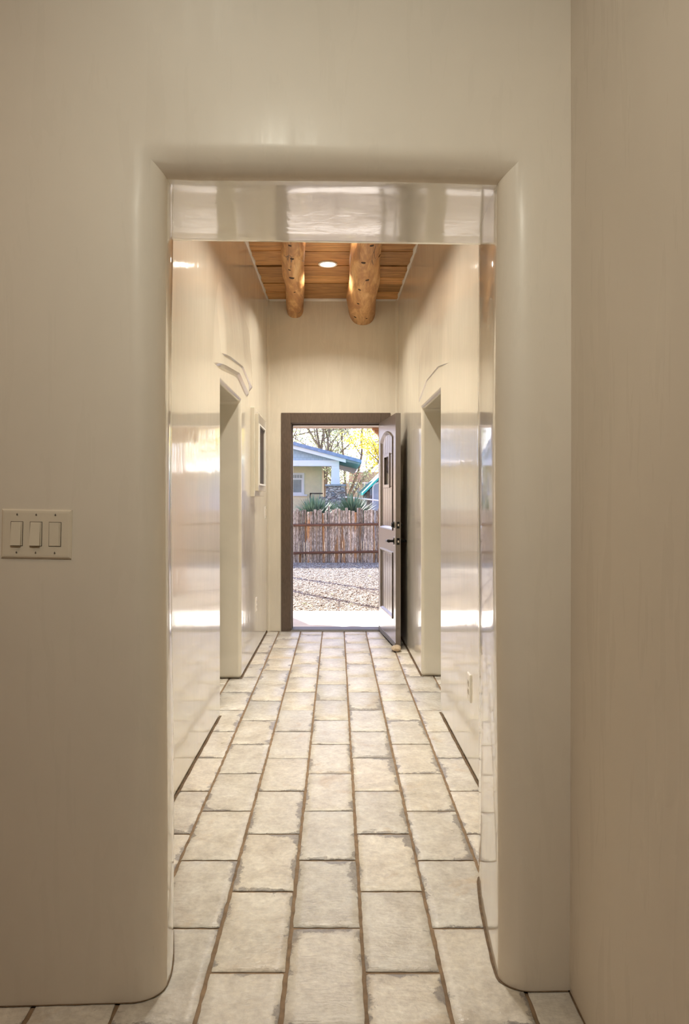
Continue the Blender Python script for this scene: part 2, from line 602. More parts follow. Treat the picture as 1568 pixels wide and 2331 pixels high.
def dense(path, step=.05):
    out = []
    for p, q in zip(path[:-1], path[1:]):
        n = max(1, int((Vector(q) - Vector(p)).length / step))
        out += [tuple(Vector(p).lerp(Vector(q), k / n)) for k in range(n)]
    return out + [tuple(path[-1])]


lp = [(XL, yfront(XL)), (-.62, yfront(-.62))] + [(s[0], yfront(s[0]) + s[3]) for s in st + tail]
rp = [(XR, yfront(XR)), (.555, yfront(.555))] + [(s[1], yfront(s[1]) + s[3]) for s in st + tail]
strip('floor_joint_front_left', dense(lp))
strip('floor_joint_front_right', dense(rp))
strip('floor_joint_right', dense([(XR, 1.93), (XR, YB)]))

# ------------------------------------------------------------------ hallway walls
HC = 3.25      # underside of the plank ceiling
YE = 7.1       # end wall


def hall_x(side, y):
    if side < 0:
        return -.705 + (y - 2.5) * .0062
    return .652 - (y - 2.5) * .0115


def hall_wall(side, name, ya, yb, h):
    mb = MB()
    y0, y1, H = 2.44, 7.2, 3.45
    poly = [(y0, 0), (ya, 0), (ya, h), (yb, h), (yb, 0), (y1, 0), (y1, H), (y0, H)]
    mb.prism(poly, 0, 0., .3)
    o = mb.build(name, M['plaster_hall'], bevel=.026, seg=5)
    for v in o.data.vertices:
        v.co.x = hall_x(side, v.co.y) + side * v.co.x
    o.data.flip_normals() if side < 0 else None
    bm = bmesh.new()
    bm.from_mesh(o.data)
    bmesh.ops.recalc_face_normals(bm, faces=bm.faces)
    bmesh.ops.triangulate(bm, faces=[f for f in bm.faces if len(f.verts) > 4])
    bm.to_mesh(o.data)
    bm.free()
    o.data.polygons.foreach_set('use_smooth', [True] * len(o.data.polygons))
    struct(o)
    return o


LA, LB, LHT = 4.335, 5.23, 2.0
RA, RB, RHT = 4.41, 5.30, 1.955
hall_wall(-1, 'wall_hall_left', LA, LB, LHT)
hall_wall(1, 'wall_hall_right', RA, RB, RHT)
for side, nm in ((-1, 'left'), (1, 'right')):
    a, b = (LA, LB) if side < 0 else (RA, RB)
    g = .010
    strip('floor_joint_hall_%s_near' % nm, dense([(hall_x(side, y), y) for y in (2.5, a)]), .006)
    strip('floor_joint_hall_%s_far' % nm, dense([(hall_x(side, y), y) for y in (b, YE)]), .006)
    strip('floor_joint_hall_%s_jamb' % nm, dense([(hall_x(side, b), b), (hall_x(side, b) + side * .29, b)]), .005)
    # the rooms beyond the two side openings
    x0, x1 = hall_x(side, 5) + side * .29, side * 3.1
    lo, hi = min(x0, x1), max(x0, x1)
    mb = MB()
    mb.box(lo, hi, a - 1.3, a - 1.1, 0, 2.9)
    mb.box(lo, hi, b + .9, b + 1.1, 0, 2.9)
    mb.box(x1, x1 + side * .2, a - 1.3, b + 1.1, 0, 2.9) if side > 0 else mb.box(x1 - .2, x1, a - 1.3, b + 1.1, 0, 2.9)
    struct(mb.build('wall_side_room_%s' % nm, M['plaster_end']))
    mb = MB()
    mb.box(lo - .2, hi + .2, a - 1.3, b + 1.1, 2.8, 3.0)
    struct(mb.build('ceiling_side_room_%s' % nm, M['plaster_end']))

# stepped plaster relief over the two side openings: each step is a shallow ledge fading into the wall above it
def ledges(side, name, lines, prots, fade):
    mb = MB()
    for (pts, prot) in zip(lines, prots):
        P = []
        for (a, b) in zip(pts[:-1], pts[1:]):
            n = max(2, int((b[0] - a[0]) / .03))
            P += [(a[0] + (b[0] - a[0]) * k / n, a[1] + (b[1] - a[1]) * k / n) for k in range(n)]
        P.append(pts[-1])
        y0, y1 = P[0][0], P[-1][0]
        rows = [[] for _ in range(9)]
        ch = prot * .85
        for y, z in P:
            w = prot * smoothstep(y0 - .001, y0 + .28, y) * (1 - smoothstep(y1 - .05, y1 + .001, y))
            x = hall_x(side, y)
            prof = [(-.004, -.004), (w * .5, ch * .45), (w * .93, ch * .9), (w, ch + .006)] + [(w * (1 - smoothstep(0, 1, q)) - .003 * q, ch + .006 + (fade - ch) * q) for q in (.2, .4, .6, .8, 1.)]
            for r, (dx, dz) in zip(rows, prof):
                r.append((x - side * dx, y, z + dz))
        mb.grid(rows[:3])
        mb.grid(rows[2:])
    struct(mb.build(name, M['plaster_hall'], smooth=True, weld=False))


ledges(-1, 'trim_1', ([(4.12, 2.118), (4.57, 2.170), (5.14, 2.212), (5.72, 2.137)], [(4.06, 2.055), (4.44, 2.10), (5.03, 2.155), (5.58, 2.078)]), (.030, .020), .55)
ledges(1, 'trim_2', ([(4.05, 2.06), (4.47, 2.11), (5.00, 2.11), (5.45, 2.02)],), (.006,), .5)

# ------------------------------------------------------------------ end wall with the entrance
DL, DR, DT = -.443, .428, 2.035      # clear opening
CL, CR, CT = -.542, .527, 2.139      # outside of the casing
mb = MB()
o = .045
poly = [(-3.4, -.3), (DL - o, -.3), (DL - o, DT + o), (DR + o, DT + o), (DR + o, -.3), (3.4, -.3), (3.4, 3.6), (-3.4, 3.6)]
mb.prism(poly, 1, YE, YE + .30)
ew = struct(mb.build('wall_end', M['plaster_end']))
strip('floor_joint_end', dense([(-.68, YE), (CL, YE)]), .006)

# plaster coving in the corners of the hall
mb = MB()
for side in (-1, 1):
    xw = hall_x(side, YE)
    r = .035
    rows = []
    for k in range(7):
        a = math.pi / 2 * k / 6
        cx, cy = xw - side * r, YE - r
        rows.append([(cx + side * r * math.cos(a) + side * .001, cy + r * math.sin(a) + .001, z) for z in (0, 1, 2, 3.3)])
    mb.grid(rows)
cv = struct(mb.build('trim_3', M['plaster_end'], smooth=True, recalc=False))

# ------------------------------------------------------------------ plank ceiling, vigas and the recessed lamp
mb = MB()
y = 2.4
edges = [2.4, 2.75, 3.05, 3.36, 3.66, 4.0, 4.3, 4.6, 4.88, 5.18, 5.44, 5.73, 6.07, 6.37, 6.58, 6.88, 7.15]
for y0, y1 in zip(edges[:-1], edges[1:]):
    xs = [-.80, -.40 + random.uniform(-.02, .02), .23 + random.uniform(-.02, .02), .75]
    for s in range(3):
        ja, jb = random.uniform(-.035, .035) * (s != 1), random.uniform(-.035, .035) * (s != 1)
        g = random.choice([.004, .005, .011])
        z0 = HC + random.uniform(0, .008)
        a, b = xs[s], xs[s + 1]
        i = len(mb.v)
        tilt = random.uniform(-.012, .012) * (s != 1)
        P = [(a, y0 + g + ja, z0), (b, y0 + g + ja + tilt, z0), (b, y1 - g + jb + tilt, z0), (a, y1 - g + jb, z0)]
        mb.v += P + [(p[0], p[1], HC + .03) for p in P]
        for q in ((3, 2, 1, 0), (0, 1, 5, 4), (1, 2, 6, 5), (2, 3, 7, 6), (3, 0, 4, 7)):
            mb.f.append(tuple(i + k for k in q))
            mb.mi.append(0)
mb.box(-.9, .9, 2.3, 7.3, HC + .028, HC + .2, 1)
struct(mb.build('ceiling', [M['planks'], M['dark_wood']], weld=False))
# ragged plaster edge against the planks
mb = MB()
for side in (-1, 1):
    rows = []
    ys = np.linspace(2.5, YE, 150)
    for q in range(4):
        row = []
        for y in ys:
            w = .010 + .006 * math.sin(y * 23) * math.sin(y * 7.3 + side) + .004 * random.random()
            x = hall_x(side, y)
            row.append(((x + side * .005, y, HC - .022), (x - side * w * .45, y, HC - .014), (x - side * w, y, HC - .004), (x - side * w * .8, y, HC + .012))[q])
        rows.append(row)
    mb.grid(rows)
rows = [[(x, YE + .002, HC - .02) for x in np.linspace(-.68, .6, 60)], [(x, YE - .010 - .004 * math.sin(x * 31), HC - .004) for x in np.linspace(-.68, .6, 60)],
        [(x, YE - .008, HC + .012) for x in np.linspace(-.68, .6, 60)]]
mb.grid(rows)
struct(mb.build('trim_4', M['white_trim'], smooth=True))


def viga(name, label, p0, p1, r0, r1, bulges, knots, seed):
    random.seed(seed)
    t = thing(name, label, 'ceiling beam', (p1[0], p1[1], p1[2]))
    mb = MB()
    N, S = 70, 36
    rows = []
    for k in range(N + 1):
        f = k / N
        c = Vector(p0).lerp(Vector(p1), f)
        c.x += .010 * math.sin(f * 9 + seed) + .006 * math.sin(f * 21 + seed)
        r = r0 + (r1 - r0) * f
        row = []
        for s in range(S):
            a = 2 * math.pi * s / S
            rr = r * (1 + .025 * math.sin(2 * a + f * 5 + seed) + .015 * math.sin(5 * a - f * 13))
            for bf, ba, bw, bh in bulges:
                da = (a - ba + math.pi) % (2 * math.pi) - math.pi
                rr += bh * math.exp(-((f - bf) / bw) ** 2 - (da / .7) ** 2)
            row.append(c + Vector((math.cos(a) * rr, 0, math.sin(a) * rr)) - Vector(p1))
        rows.append(row)
    mb.grid(rows, close=True)
    lg = mb.build('log', M['log'], t, smooth=True)
    for kf, ka, kr in knots:
        k = int(kf * N)
        c = Vector(p0).lerp(Vector(p1), kf)
        s = int((ka % (2 * math.pi)) / (2 * math.pi) * S) % S
        pt = rows[k][s]
        cen = sum((rows[k][q] for q in range(S)), Vector()) / S
        n = (pt - cen).normalized()
        kb = MB()
        u = Vector((0, 1, 0))
        w = n.cross(u)
        rr = [[pt + n * (h) + (u * math.cos(b) * 1.15 + w * math.sin(b)) * kr * q for b in [2 * math.pi * e / 12 for e in range(12)]] for q, h in ((1.35, -.004), (1.05, .0022), (.6, .003), (.02, .0028))]
        kb.grid(rr, close=True)
        kb.build('knot', [M['knot']], t, smooth=True)
    return t


D = math.pi / 180
viga('log_beam', 'slimmer left peeled log beam under the plank ceiling', (-.205, 2.45, 3.135), (-.397, 7.2, 3.145), .098, .079,
     [(.62, 200 * D, .05, .012), (.72, 190 * D, .03, .010)],
     [(.60, 262 * D, .012), (.66, 250 * D, .009), (.70, 262 * D, .017), (.79, 270 * D, .007), (.55, 255 * D, .010)], 3)
viga('log_beam', 'thicker right peeled log beam dotted with dark knot holes', (.205, 2.45, 3.14), (.241, 7.2, 3.128), .082, .132,
     [(.86, 180 * D, .06, .02), (.75, 0, .05, .01)],
     [(.54, 280 * D, .013), (.60, 265 * D, .014), (.60, 335 * D, .011), (.695, 285 * D, .013), (.755, 258 * D, .011), (.83, 250 * D, .010), (.93, 246 * D, .012), (.93, 290 * D, .008), (.48, 270 * D, .012)], 11)
random.seed(21)


def can_light(loc, label):
    t = thing('recessed_light', label, 'ceiling light', loc)
    mb = MB()
    prof = [(.079, .004), (.080, -.002), (.076, -.006), (.066, -.006), (.062, -.002), (.060, .01)]
    mb.grid([[(r * math.cos(a), r * math.sin(a), z) for a in [2 * math.pi * k / 40 for k in range(40)]] for r, z in prof], close=True)
    mb.build('trim_ring', M['white_trim'], t, smooth=True)
    mb = MB()
    mb.disc((0, 0, -.002), .062, 2, 40)
    l = mb.build('lens', M['lamp_lens'], t)
    return t


can_light((-.073, 6.02, HC - .003), 'round white recessed ceiling light between the two logs')


def area(name, loc, size, power, col, target=None, shape='DISK', spread=math.pi):
    li = bpy.data.lights.new(name, 'AREA')
    li.shape = shape
    li.size = size
    li.energy = power
    li.color = col
    li.spread = spread
    o = bpy.data.objects.new(name, li)
    COL.objects.link(o)
    o.location = loc
    if target is not None:
        o.rotation_euler = (Vector(target) - Vector(loc)).to_track_quat('-Z', 'Y').to_euler()
    return o


WARM = (1.0, .93, .81)
NEUT = (1.0, .97, .82)
area('hall_light', (-.073, 6.02, HC - .012), .12, 23, WARM, spread=2.25)
area('hall_light', (-.05, 4.9, HC - .012), .12, 17, WARM, spread=2.6)  # unseen light added to brighten the end wall
area('hall_light', (-.02, 3.75, HC - .012), .14, 22, WARM, spread=2.1)
area('unseen_room_light', (-.45, .75, ZC - .02), .5, 4.5, NEUT)
area('unseen_room_light', (-.15, -.35, ZC - .3), .3, 6.9, NEUT, target=(.12, 1.9, 1.58), spread=1.45)  # unseen spot added to lift the front wall at mid height
area('unseen_room_light', (-2.2, .6, ZC - .02), .6, 14, (1.0, .62, .36))
area('side_room_fill', (-1.9, 4.8, 2.78), .3, 4.5, NEUT)  # unseen fill added to light the left side opening
area('side_room_fill', (1.9, 4.8, 2.78), .3, 4.5, NEUT)  # unseen fill added to light the right side opening

# ------------------------------------------------------------------ floor
mb = MB()
uvs, rnds = [], []
X0 = -.1385
def tile(x0, x1, y0, y1):
    w, l = x1 - x0 - GR, y1 - y0 - GR
    cx, cy = (x0 + x1) / 2, (y0 + y1) / 2
    near = -.2 < y0 < 4.2 and abs(cx) < 1.0
    nx, ny = (8, 14) if near else (2, 3)
    us = [-w / 2, -w / 2 + .003] + [(-w / 2 + .003) + (w - .006) * k / nx for k in range(1, nx)] + [w / 2 - .003, w / 2]
    vs = [-l / 2, -l / 2 + .003] + [(-l / 2 + .003) + (l - .006) * k / ny for k in range(1, ny)] + [l / 2 - .003, l / 2]
    rx, ry, dz = random.uniform(-.0012, .0012), random.uniform(-.0012, .0012), random.uniform(-.0006, .0006)
    ph = random.random() * 6
    i = len(mb.v)
    n = len(vs)
    amp = .0016 if near else .0006
    for a, u in enumerate(us):
        for b, v in enumerate(vs):
            ed = a in (0, len(us) - 1) or b in (0, n - 1)
            ju = amp * (math.sin(v * 71 + ph) + random.uniform(-1, 1)) * .6 if a in (0, 1, len(us) - 2, len(us) - 1) else 0
            jv = amp * (math.sin(u * 83 + ph) + random.uniform(-1, 1)) * .6 if b in (0, 1, n - 2, n - 1) else 0
            mb.v.append((cx + u + ju + rx, cy + v + jv + ry, (-.003 if ed else .0) + dz))
            uvs.append((u, v))
    c = (random.random(), random.random(), random.random(), 1)
    for a in range(len(us) - 1):
        for b in range(n - 1):
            mb.f.append((i + a * n + b, i + (a + 1) * n + b, i + (a + 1) * n + b + 1, i + a * n + b + 1))
            mb.mi.append(0)
            rnds.append(c)


for c in range(-15, 7):
    xa = X0 + c * TW
    offy = 2.1955 if c % 2 == 0 else 2.1955 - TL / 2
    for r in range(-14, 14):
        ya = offy + r * TL
        inroom = ya < 2.2 and xa < .62
        inhall = ya >= 1.4 and -1.35 < xa < 1.1 and ya < YE + .1
        if inroom or inhall:
            yb = min(ya + TL, YE + .02)
            if yb - ya > .04:
                tile(xa, xa + TW, ya, yb)
nt = len(mb.v)
mb.box(-3.4, 3.4, YB - .2, YE + .02, -.12, -.0045, 1)
fl = struct(mb.build('floor', [M['tile'], M['grout']], weld=False, recalc=False))
me = fl.data
uvl = me.uv_layers.new(name='tile')
vi = np.zeros(len(me.loops), dtype=np.int32)
me.loops.foreach_get('vertex_index', vi)
uva = np.zeros((len(me.vertices), 2))
uva[:nt] = uvs
uvl.data.foreach_set('uv', uva[vi].ravel())
ca = me.color_attributes.new('rnd', 'FLOAT_COLOR', 'CORNER')
lc = np.ones((len(me.loops), 4))
for p, c in zip(me.polygons[:len(rnds)], rnds):
    for li in p.loop_indices:
        lc[li] = c
ca.data.foreach_set('color', lc.ravel())
me.polygons.foreach_set('use_smooth', [True] * len(rnds) + [False] * (len(me.polygons) - len(rnds)))
me.update()

# ------------------------------------------------------------------ entrance frame and door
mb = MB()
y0, y1 = YE - .014, YE
mb.box(CL, DL - .004, y0, YE + .01, 0, CT)
mb.box(DR + .004, CR, y0, YE + .01, 0, CT)
mb.box(DL - .004, DR + .004, y0, YE + .01, DT + .004, CT)
o2 = .046
mb.box(DL - o2, DL, YE + .001, YE + .16, 0, DT + .04)
mb.box(DR, DR + o2, YE + .001, YE + .16, 0, DT + .04)
mb.box(DL, DR, YE + .001, YE + .16, DT, DT + .04)
# stops
mb.box(DL, DL + .011, YE + .06, YE + .10, 0, DT)
mb.box(DR - .011, DR, YE + .06, YE + .10, 0, DT)
mb.box(DL, DR, YE + .06, YE + .10, DT - .011, DT)
struct(mb.build('trim_5', M['frame_brown'], bevel=.003, weld=False))
mb = MB()
mb.box(DL - .05, DL - .0005, YE + .161, YE + .299, -.05, DT + .05)
mb.box(DR + .0005, DR + .05, YE + .161, YE + .299, -.05, DT + .05)
mb.box(DL - .05, DR + .05, YE + .161, YE + .299, DT + .0005, DT + .05)
struct(mb.build('trim_6', M['white_trim'], weld=False))
# threshold
mb = MB()
mb.prism([(YE - .015, .0), (YE + .0, .016), (YE + .09, .022), (YE + .16, .018), (YE + .22, -.03), (YE + .3, -.04), (YE + .3, -.1), (YE - .015, -.1)], 0, DL - .02, DR + .02)
struct(mb.build('trim_7', M['metal_sill'], bevel=.002, weld=False))

W, T, H0, H1 = .872, .044, .030, 2.035
door = thing('door_1', 'dark brown panelled entrance door standing open against the right wall', 'door', (.414, 7.088, 0), -83.9 * D)
struct(door)
UA, UB = .10, .745                 # panel sides
ZA, ZS, ZT = 1.022, 1.842, 1.912   # upper panel bottom, spring, crown
WA, WB, WZ0, WZ1 = .285, .515, 1.43, 1.682   # window hole
mb = MB()
FY = .018
mb.box(0, UA, 0, FY, H0, H1)
mb.box(UB, W, 0, FY, H0, H1)
mb.box(UA, UB, 0, FY, H0, .25)
mb.box(UA, UB, 0, FY, .828, ZA)
archp = [(UA + (UB - UA) * k / 24, ZS + (ZT - ZS) * (1 - ((k / 12) - 1) ** 2)) for k in range(25)]
mb.prism([(UA, H1)] + archp + [(UB, H1)], 1, 0, FY)
# core with the window hole
mb.box(0, WA, FY, T, H0, H1)
mb.box(WB, W, FY, T, H0, H1)
mb.box(WA, WB, FY, T, H0, WZ0)
mb.box(WA, WB, FY, T, WZ1, H1)
# sticking (sloped moulding) round both panels
def moulding(pts):
    n = len(pts)
    cxy = (sum(p[0] for p in pts) / n, sum(p[1] for p in pts) / n)
    def off(d):
        out = []
        for k in range(n):
            a, b, c = Vector(pts[k - 1]), Vector(pts[k]), Vector(pts[(k + 1) % n])
            e1, e2 = (b - a).normalized(), (c - b).normalized()
            n1, n2 = Vector((-e1.y, e1.x)), Vector((-e2.y, e2.x))
            bis = (n1 + n2).normalized()
            out.append(b + bis * d / max(.3, bis.dot(n1)))
        return out
    prof = [(0, .0), (-.004, -.006), (.004, -.009), (.012, -.006), (.022, .004), (.030, .012), (.036, .018)]
    mb.grid([[(q.x, y, q.y) for q in off(d)] for d, y in prof], close=True)


moulding([(UA, ZA), (UB, ZA)] + [(x, z) for x, z in reversed(archp)])
moulding([(UA, .25), (UB, .25), (UB, .828), (UA, .828)])
leaf = mb.build('door_leaf', M['door_brown'], door, weld=False)
# V-jointed boards in the panels
mb = MB()
NB = 6
for k in range(NB):
    a, b = UA + (UB - UA) * k / NB + .003, UA + (UB - UA) * (k + 1) / NB - .003
    def board(a, b, z0, z1f):
        mb.prism([(a, z0), (b, z0), (b, z1f(b)), (a, z1f(a))], 1, .011, .0185)
    top = lambda x: ZS + (ZT - ZS) * (1 - (2 * (x - UA) / (UB - UA) - 1) ** 2) + .002
    lo, hi = WA - .02, WB + .02
    if b <= lo or a >= hi:
        board(a, b, ZA, top)
    else:
        board(a, b, ZA, lambda x: WZ0 - .02)
        board(a, b, WZ1 + .02, top)
        if a < lo:
            board(a, lo, WZ0 - .02, lambda x: WZ1 + .02)
        if b > hi:
            board(hi, b, WZ0 - .02, lambda x: WZ1 + .02)
    board(a, b, .25, lambda x: .828)
mb.build('panel_boards', M['door_brown'], door, bevel=.003, seg=1, weld=False)
mb = MB()
fo = .032
for (x0, x1, z0, z1) in ((WA - fo, WA, WZ0 - fo, WZ1 + fo), (WB, WB + fo, WZ0 - fo, WZ1 + fo), (WA, WB, WZ0 - fo, WZ0), (WA, WB, WZ1, WZ1 + fo)):
    mb.box(x0, x1, .001, .03, z0, z1)
pw = mb.build('peep_window', M['door_brown'], door, bevel=.003, seg=2, weld=False)
mb = MB()
mb.box(WA - .002, WB + .002, .014, .018, WZ0 - .002, WZ1 + .002)
mb.build('pane', M['glass'], pw)
mb = MB()
mb.box(0.002, W - .002, -.004, .008, H0 - .012, H0 + .028)
mb.build('door_sweep', M['metal_sill'], door, bevel=.002)


def lathe(mb, prof, axis_pt, axis='y', n=24, sgn=-1):
    rows = []
    for r, h in prof:
        rows.append([(axis_pt[0] + r * math.cos(a), axis_pt[1] + sgn * h, axis_pt[2] + r * math.sin(a)) for a in [2 * math.pi * k / n for k in range(n)]])
    mb.grid(rows, close=True)


bz, lz, hx = 1.072, .932, W - .062
mb = MB()
lathe(mb, [(.0, .026), (.018, .026), (.021, .022), (.024, .006), (.033, .004), (.033, .0)], (hx, 0, bz))
db = mb.build('deadbolt', M['black_metal'], door, smooth=True)
mb = MB()
lathe(mb, [(.033, .0), (.034, .004), (.036, .0)], (hx, 0, bz))
mb.build('rose_rim', M['chrome'], db, smooth=True)
mb = MB()
lathe(mb, [(.0, .030), (.006, .030), (.012, .020), (.030, .006), (.032, .0)], (hx, T, bz), sgn=1)
mb.build('thumb_turn', M['black_metal'], db, smooth=True)
mb = MB()
lathe(mb, [(.0, .05), (.011, .05), (.011, .012), (.030, .006), (.034, .0)], (hx, 0, lz))
mb.tube([(hx, -.045, lz), (hx - .03, -.05, lz), (hx - .115, -.048, lz - .004)], [.014, .013, .011], 10)
lv = mb.build('lever_handle', M['black_metal'], door, smooth=True)
mb = MB()
lathe(mb, [(.034, .0), (.036, .005), (.038, .0)], (hx, 0, lz))
mb.build('rose_rim', M['chrome'], lv, smooth=True)
mb = MB()
lathe(mb, [(.0, .055), (.011, .055), (.011, .012), (.030, .006), (.034, .0)], (hx, T, lz), sgn=1)
mb.tube([(hx, T + .05, lz), (hx - .03, T + .055, lz), (hx - .115, T + .052, lz - .004)], [.014, .013, .011], 10)
mb.build('lever_handle', M['black_metal'], door, smooth=True)
for z, hh in ((bz, .029), (lz, .029)):
    mb = MB()
    mb.box(W - .0005, W + .0025, .010, .034, z - hh, z + hh)
    fp = mb.build('latch_plate', M['black_metal'], door, bevel=.001)
    mb = MB()
    mb.box(W + .002, W + .012, .0155, .0285, z - .010, z + .010)
    mb.build('bolt', M['chrome'], fp, bevel=.003, seg=3)
for z in (.25, 1.03, 1.82):
    mb = MB()
    mb.tube([(-.006, T + .004, z - .05), (-.006, T + .004, z + .05)], .0065, 10)
    mb.build('hinge', M['black_metal'], door, smooth=False)

# pale stone propping the door
mb = MB()
bmx = bmesh.new()
bmesh.ops.create_icosphere(bmx, subdivisions=3, radius=1)
for v in bmx.verts:
    n = v.co
    k = 1 + .13 * math.sin(3 * n.x + 1) * math.cos(2.3 * n.y) + .07 * math.sin(7 * n.z + 5 * n.x)
    v.co = Vector((n.x * .046 * k, n.y * .06 * k, n.z * .024 * k))
zmin = min(v.co.z for v in bmx.verts)
for v in bmx.verts:
    v.co.z -= zmin
me = bpy.data.meshes.new('door_stop_stone')
bmx.to_mesh(me)
bmx.free()
me.materials.append(M['stone_wedge'])
me.polygons.foreach_set('use_smooth', [True] * len(me.polygons))
ds = bpy.data.objects.new('door_stop_stone', me)
COL.objects.link(ds)
ds.location = (.506, 6.165, .001)
tag(ds, 'pale flat stone propping the bottom corner of the open door', 'stone')

# ------------------------------------------------------------------ switches and outlets
def rocker_plate():
    x0, z0 = -.8555, 1.147
    w, h = .1765, .1255
    yw = yfront(-.767)
    t = thing('light_switch', 'almond three-rocker light switch plate on the near left wall', 'light switch', (x0 + w / 2, yw, z0 + h / 2), math.atan(.04))
    t.rotation_euler.y = 1.1 * D
    mb = MB()
    prof = [(0, .001), (0, -.003), (.004, -.0065), (.009, -.0072)]
    rows = []
    for d, y in prof:
        rows.append([(-w / 2 + d, y, -h / 2 + d), (w / 2 - d, y, -h / 2 + d), (w / 2 - d, y, h / 2 - d), (-w / 2 + d, y, h / 2 - d)])
    mb.grid(rows, close=True)
    mb.poly(rows[-1])
    mb.build('cover_plate', M['plate_almond'], t)
    for k, (dx, tilt) in enumerate(((-.0485, 1), (-.0005, 1), (.0475, -.25))):
        rw, rh = .0142, .0300
        mb = MB()
        mb.box(dx - rw - .0015, dx + rw + .0015, -.0080, -.006, -rh - .0015, rh + .0015)
        fr = mb.build('rocker_frame', M['screw'], t, bevel=.0005, seg=1)
        mb = MB()
        yt, ym, yb = -.0095, -.0105, -.0105
        if tilt > 0:
            yt, yb = -.0092, -.0152
        else:
            yt, yb = -.0112, -.0098
        a = [(dx - rw, -.006, rh), (dx - rw, yt, rh), (dx - rw, yb, -rh), (dx - rw, -.006, -rh)]
        mb.poly(a)
        b = [(dx + rw - .003, y, z) for _, y, z in a]
        mb.poly(b[::-1])
        for q in range(4):
            mb.quad(a[q], a[(q + 1) % 4], b[(q + 1) % 4], b[q])
        rk = mb.build('rocker', M['white_plastic'], t, bevel=.0008, seg=2)
        mb = MB()
        mb.box(dx + rw - .0026, dx + rw, -.0098, -.006, -rh, rh)
        mb.build('slide', M['white_plastic'], fr, bevel=.0004, seg=1)
        for s in (-1, 1):
            mb = MB()
            mb.tube([(dx, -.0068, s * .0485), (dx, -.0082, s * .0485)], .0019, 10)
            mb.box(dx - .0008, dx + .0008, -.0085, -.0068, s * .0485, s * .0485 + .0036)
            mb.build('screw', M['screw'], t)


rocker_plate()


def wall_plate(name, label, cat, side, y, zc, w=.072, h=.118, kind='outlet', mat='plate_white'):
    x = hall_x(side, y)
    t = thing(name, label, cat, (x, y, zc), 0)
    mb = MB()
    s = -side
    prof = [(0, -.001), (0, .003), (.003, .006), (.008, .0068)]
    rows = []
    for d, e in prof:
        rows.append([(s * e, -w / 2 + d, -h / 2 + d), (s * e, w / 2 - d, -h / 2 + d), (s * e, w / 2 - d, h / 2 - d), (s * e, -w / 2 + d, h / 2 - d)])
    mb.grid(rows, close=True)
    mb.poly(rows[-1])
    mb.build('cover_plate', M[mat], t)
    if kind == 'outlet':
        for dz in (-.0195, .0195):
            mb = MB()
            xa, xb = sorted((s * .006, s * .0085))
            mb.box(xa, xb, -.0165, .0165, dz - .014, dz + .014)
            rc = mb.build('receptacle', M['plate_grey'], t, bevel=.003, seg=2)
            mb = MB()
            xa, xb = sorted((s * .0083, s * .0089))
            for dy in (-.006, .006):
                mb.box(xa, xb, dy - .001, dy + .001, dz - .002, dz + .006)
            mb.build('slots', M['screw'], rc)
    else:
        mb = MB()
        xa, xb = sorted((s * .006, s * .011))
        mb.box(xa, xb, -.0165, .0165, -.033, .033)
        mb.build('rocker', M['white_plastic'], t, bevel=.002, seg=2)


wall_plate('wall_outlet', 'pale outlet plate low on the right hall wall near the doorway', 'outlet', 1, 3.49, .393, w=.078, h=.132)
wall_plate('wall_outlet', 'small outlet plate low on the left hall wall beyond the opening', 'outlet', -1, 6.13, .405)
wall_plate('light_switch', 'small light switch beside the entrance in the far left corner', 'light switch', -1, 6.86, 1.17, kind='switch')

# stepped plaster frame with a dark pane on the left wall
nb = thing('wall_niche', 'stepped white plaster frame with dark glass on left hall wall', 'wall niche', (hall_x(-1, 6.1), 6.1, 1.65))
xw = hall_x(-1, 6.1)
def ringbox(mb, x0, x1, ya, yb, za, zb, ia, ib, ja, jb):
    mb.box(x0, x1, ya, ia, za, zb)
    mb.box(x0, x1, ib, yb, za, zb)
    mb.box(x0, x1, ia, ib, za, ja)
    mb.box(x0, x1, ia, ib, jb, zb)


GY0, GY1, GZ0, GZ1 = 5.88, 6.33, 1.42, 1.895
mb = MB()
ringbox(mb, -.02, .030, 5.77 - 6.1, 6.52 - 6.1, 1.318 - 1.65, 2.03 - 1.65, GY0 - 6.1, GY1 - 6.1, GZ0 - 1.65, GZ1 - 1.65)
mb.build('outer_step', M['plaster_hall'], nb, bevel=.004, seg=2, weld=False)
mb = MB()
ringbox(mb, -.02, .056, 5.82 - 6.1, 6.44 - 6.1, 1.362 - 1.65, 1.985 - 1.65, GY0 - 6.1, GY1 - 6.1, GZ0 - 1.65, GZ1 - 1.65)
mb.build('inner_step', M['plaster_hall'], nb, bevel=.004, seg=2, weld=False)
mb = MB()
ringbox(mb, .01, .062, GY0 - 6.1 - .012, GY1 - 6.1 + .012, GZ0 - 1.65 - .012, GZ1 - 1.65 + .012, GY0 - 6.1 + .002, GY1 - 6.1 - .002, GZ0 - 1.65 + .002, GZ1 - 1.65 - .002)
mb.build('frame', M['white_trim'], nb, bevel=.002, seg=1, weld=False)
mb = MB()
mb.box(-.01, .046, GY0 - 6.1, GY1 - 6.1, GZ0 - 1.65, GZ1 - 1.65)
mb.build('dark_pane', M['dark_glass'], nb)

# ------------------------------------------------------------------ outside: ground, porch
GZ = -.055
mb = MB()
mb.box(-30, 30, 15.6, 90, -.3, GZ - .01)
struct(mb.build('ground', M['dirt']))
mb = MB()
mb.box(-8, 8, 8.5, 15.7, -.3, GZ)
struct(mb.build('gravel_yard', M['gravel_ground']))
mb = MB()
mb.box(-3.0, 3.0, YE + .22, 8.67, -.3, -.042)
struct(mb.build('porch_slab', M['concrete'], bevel=.01))

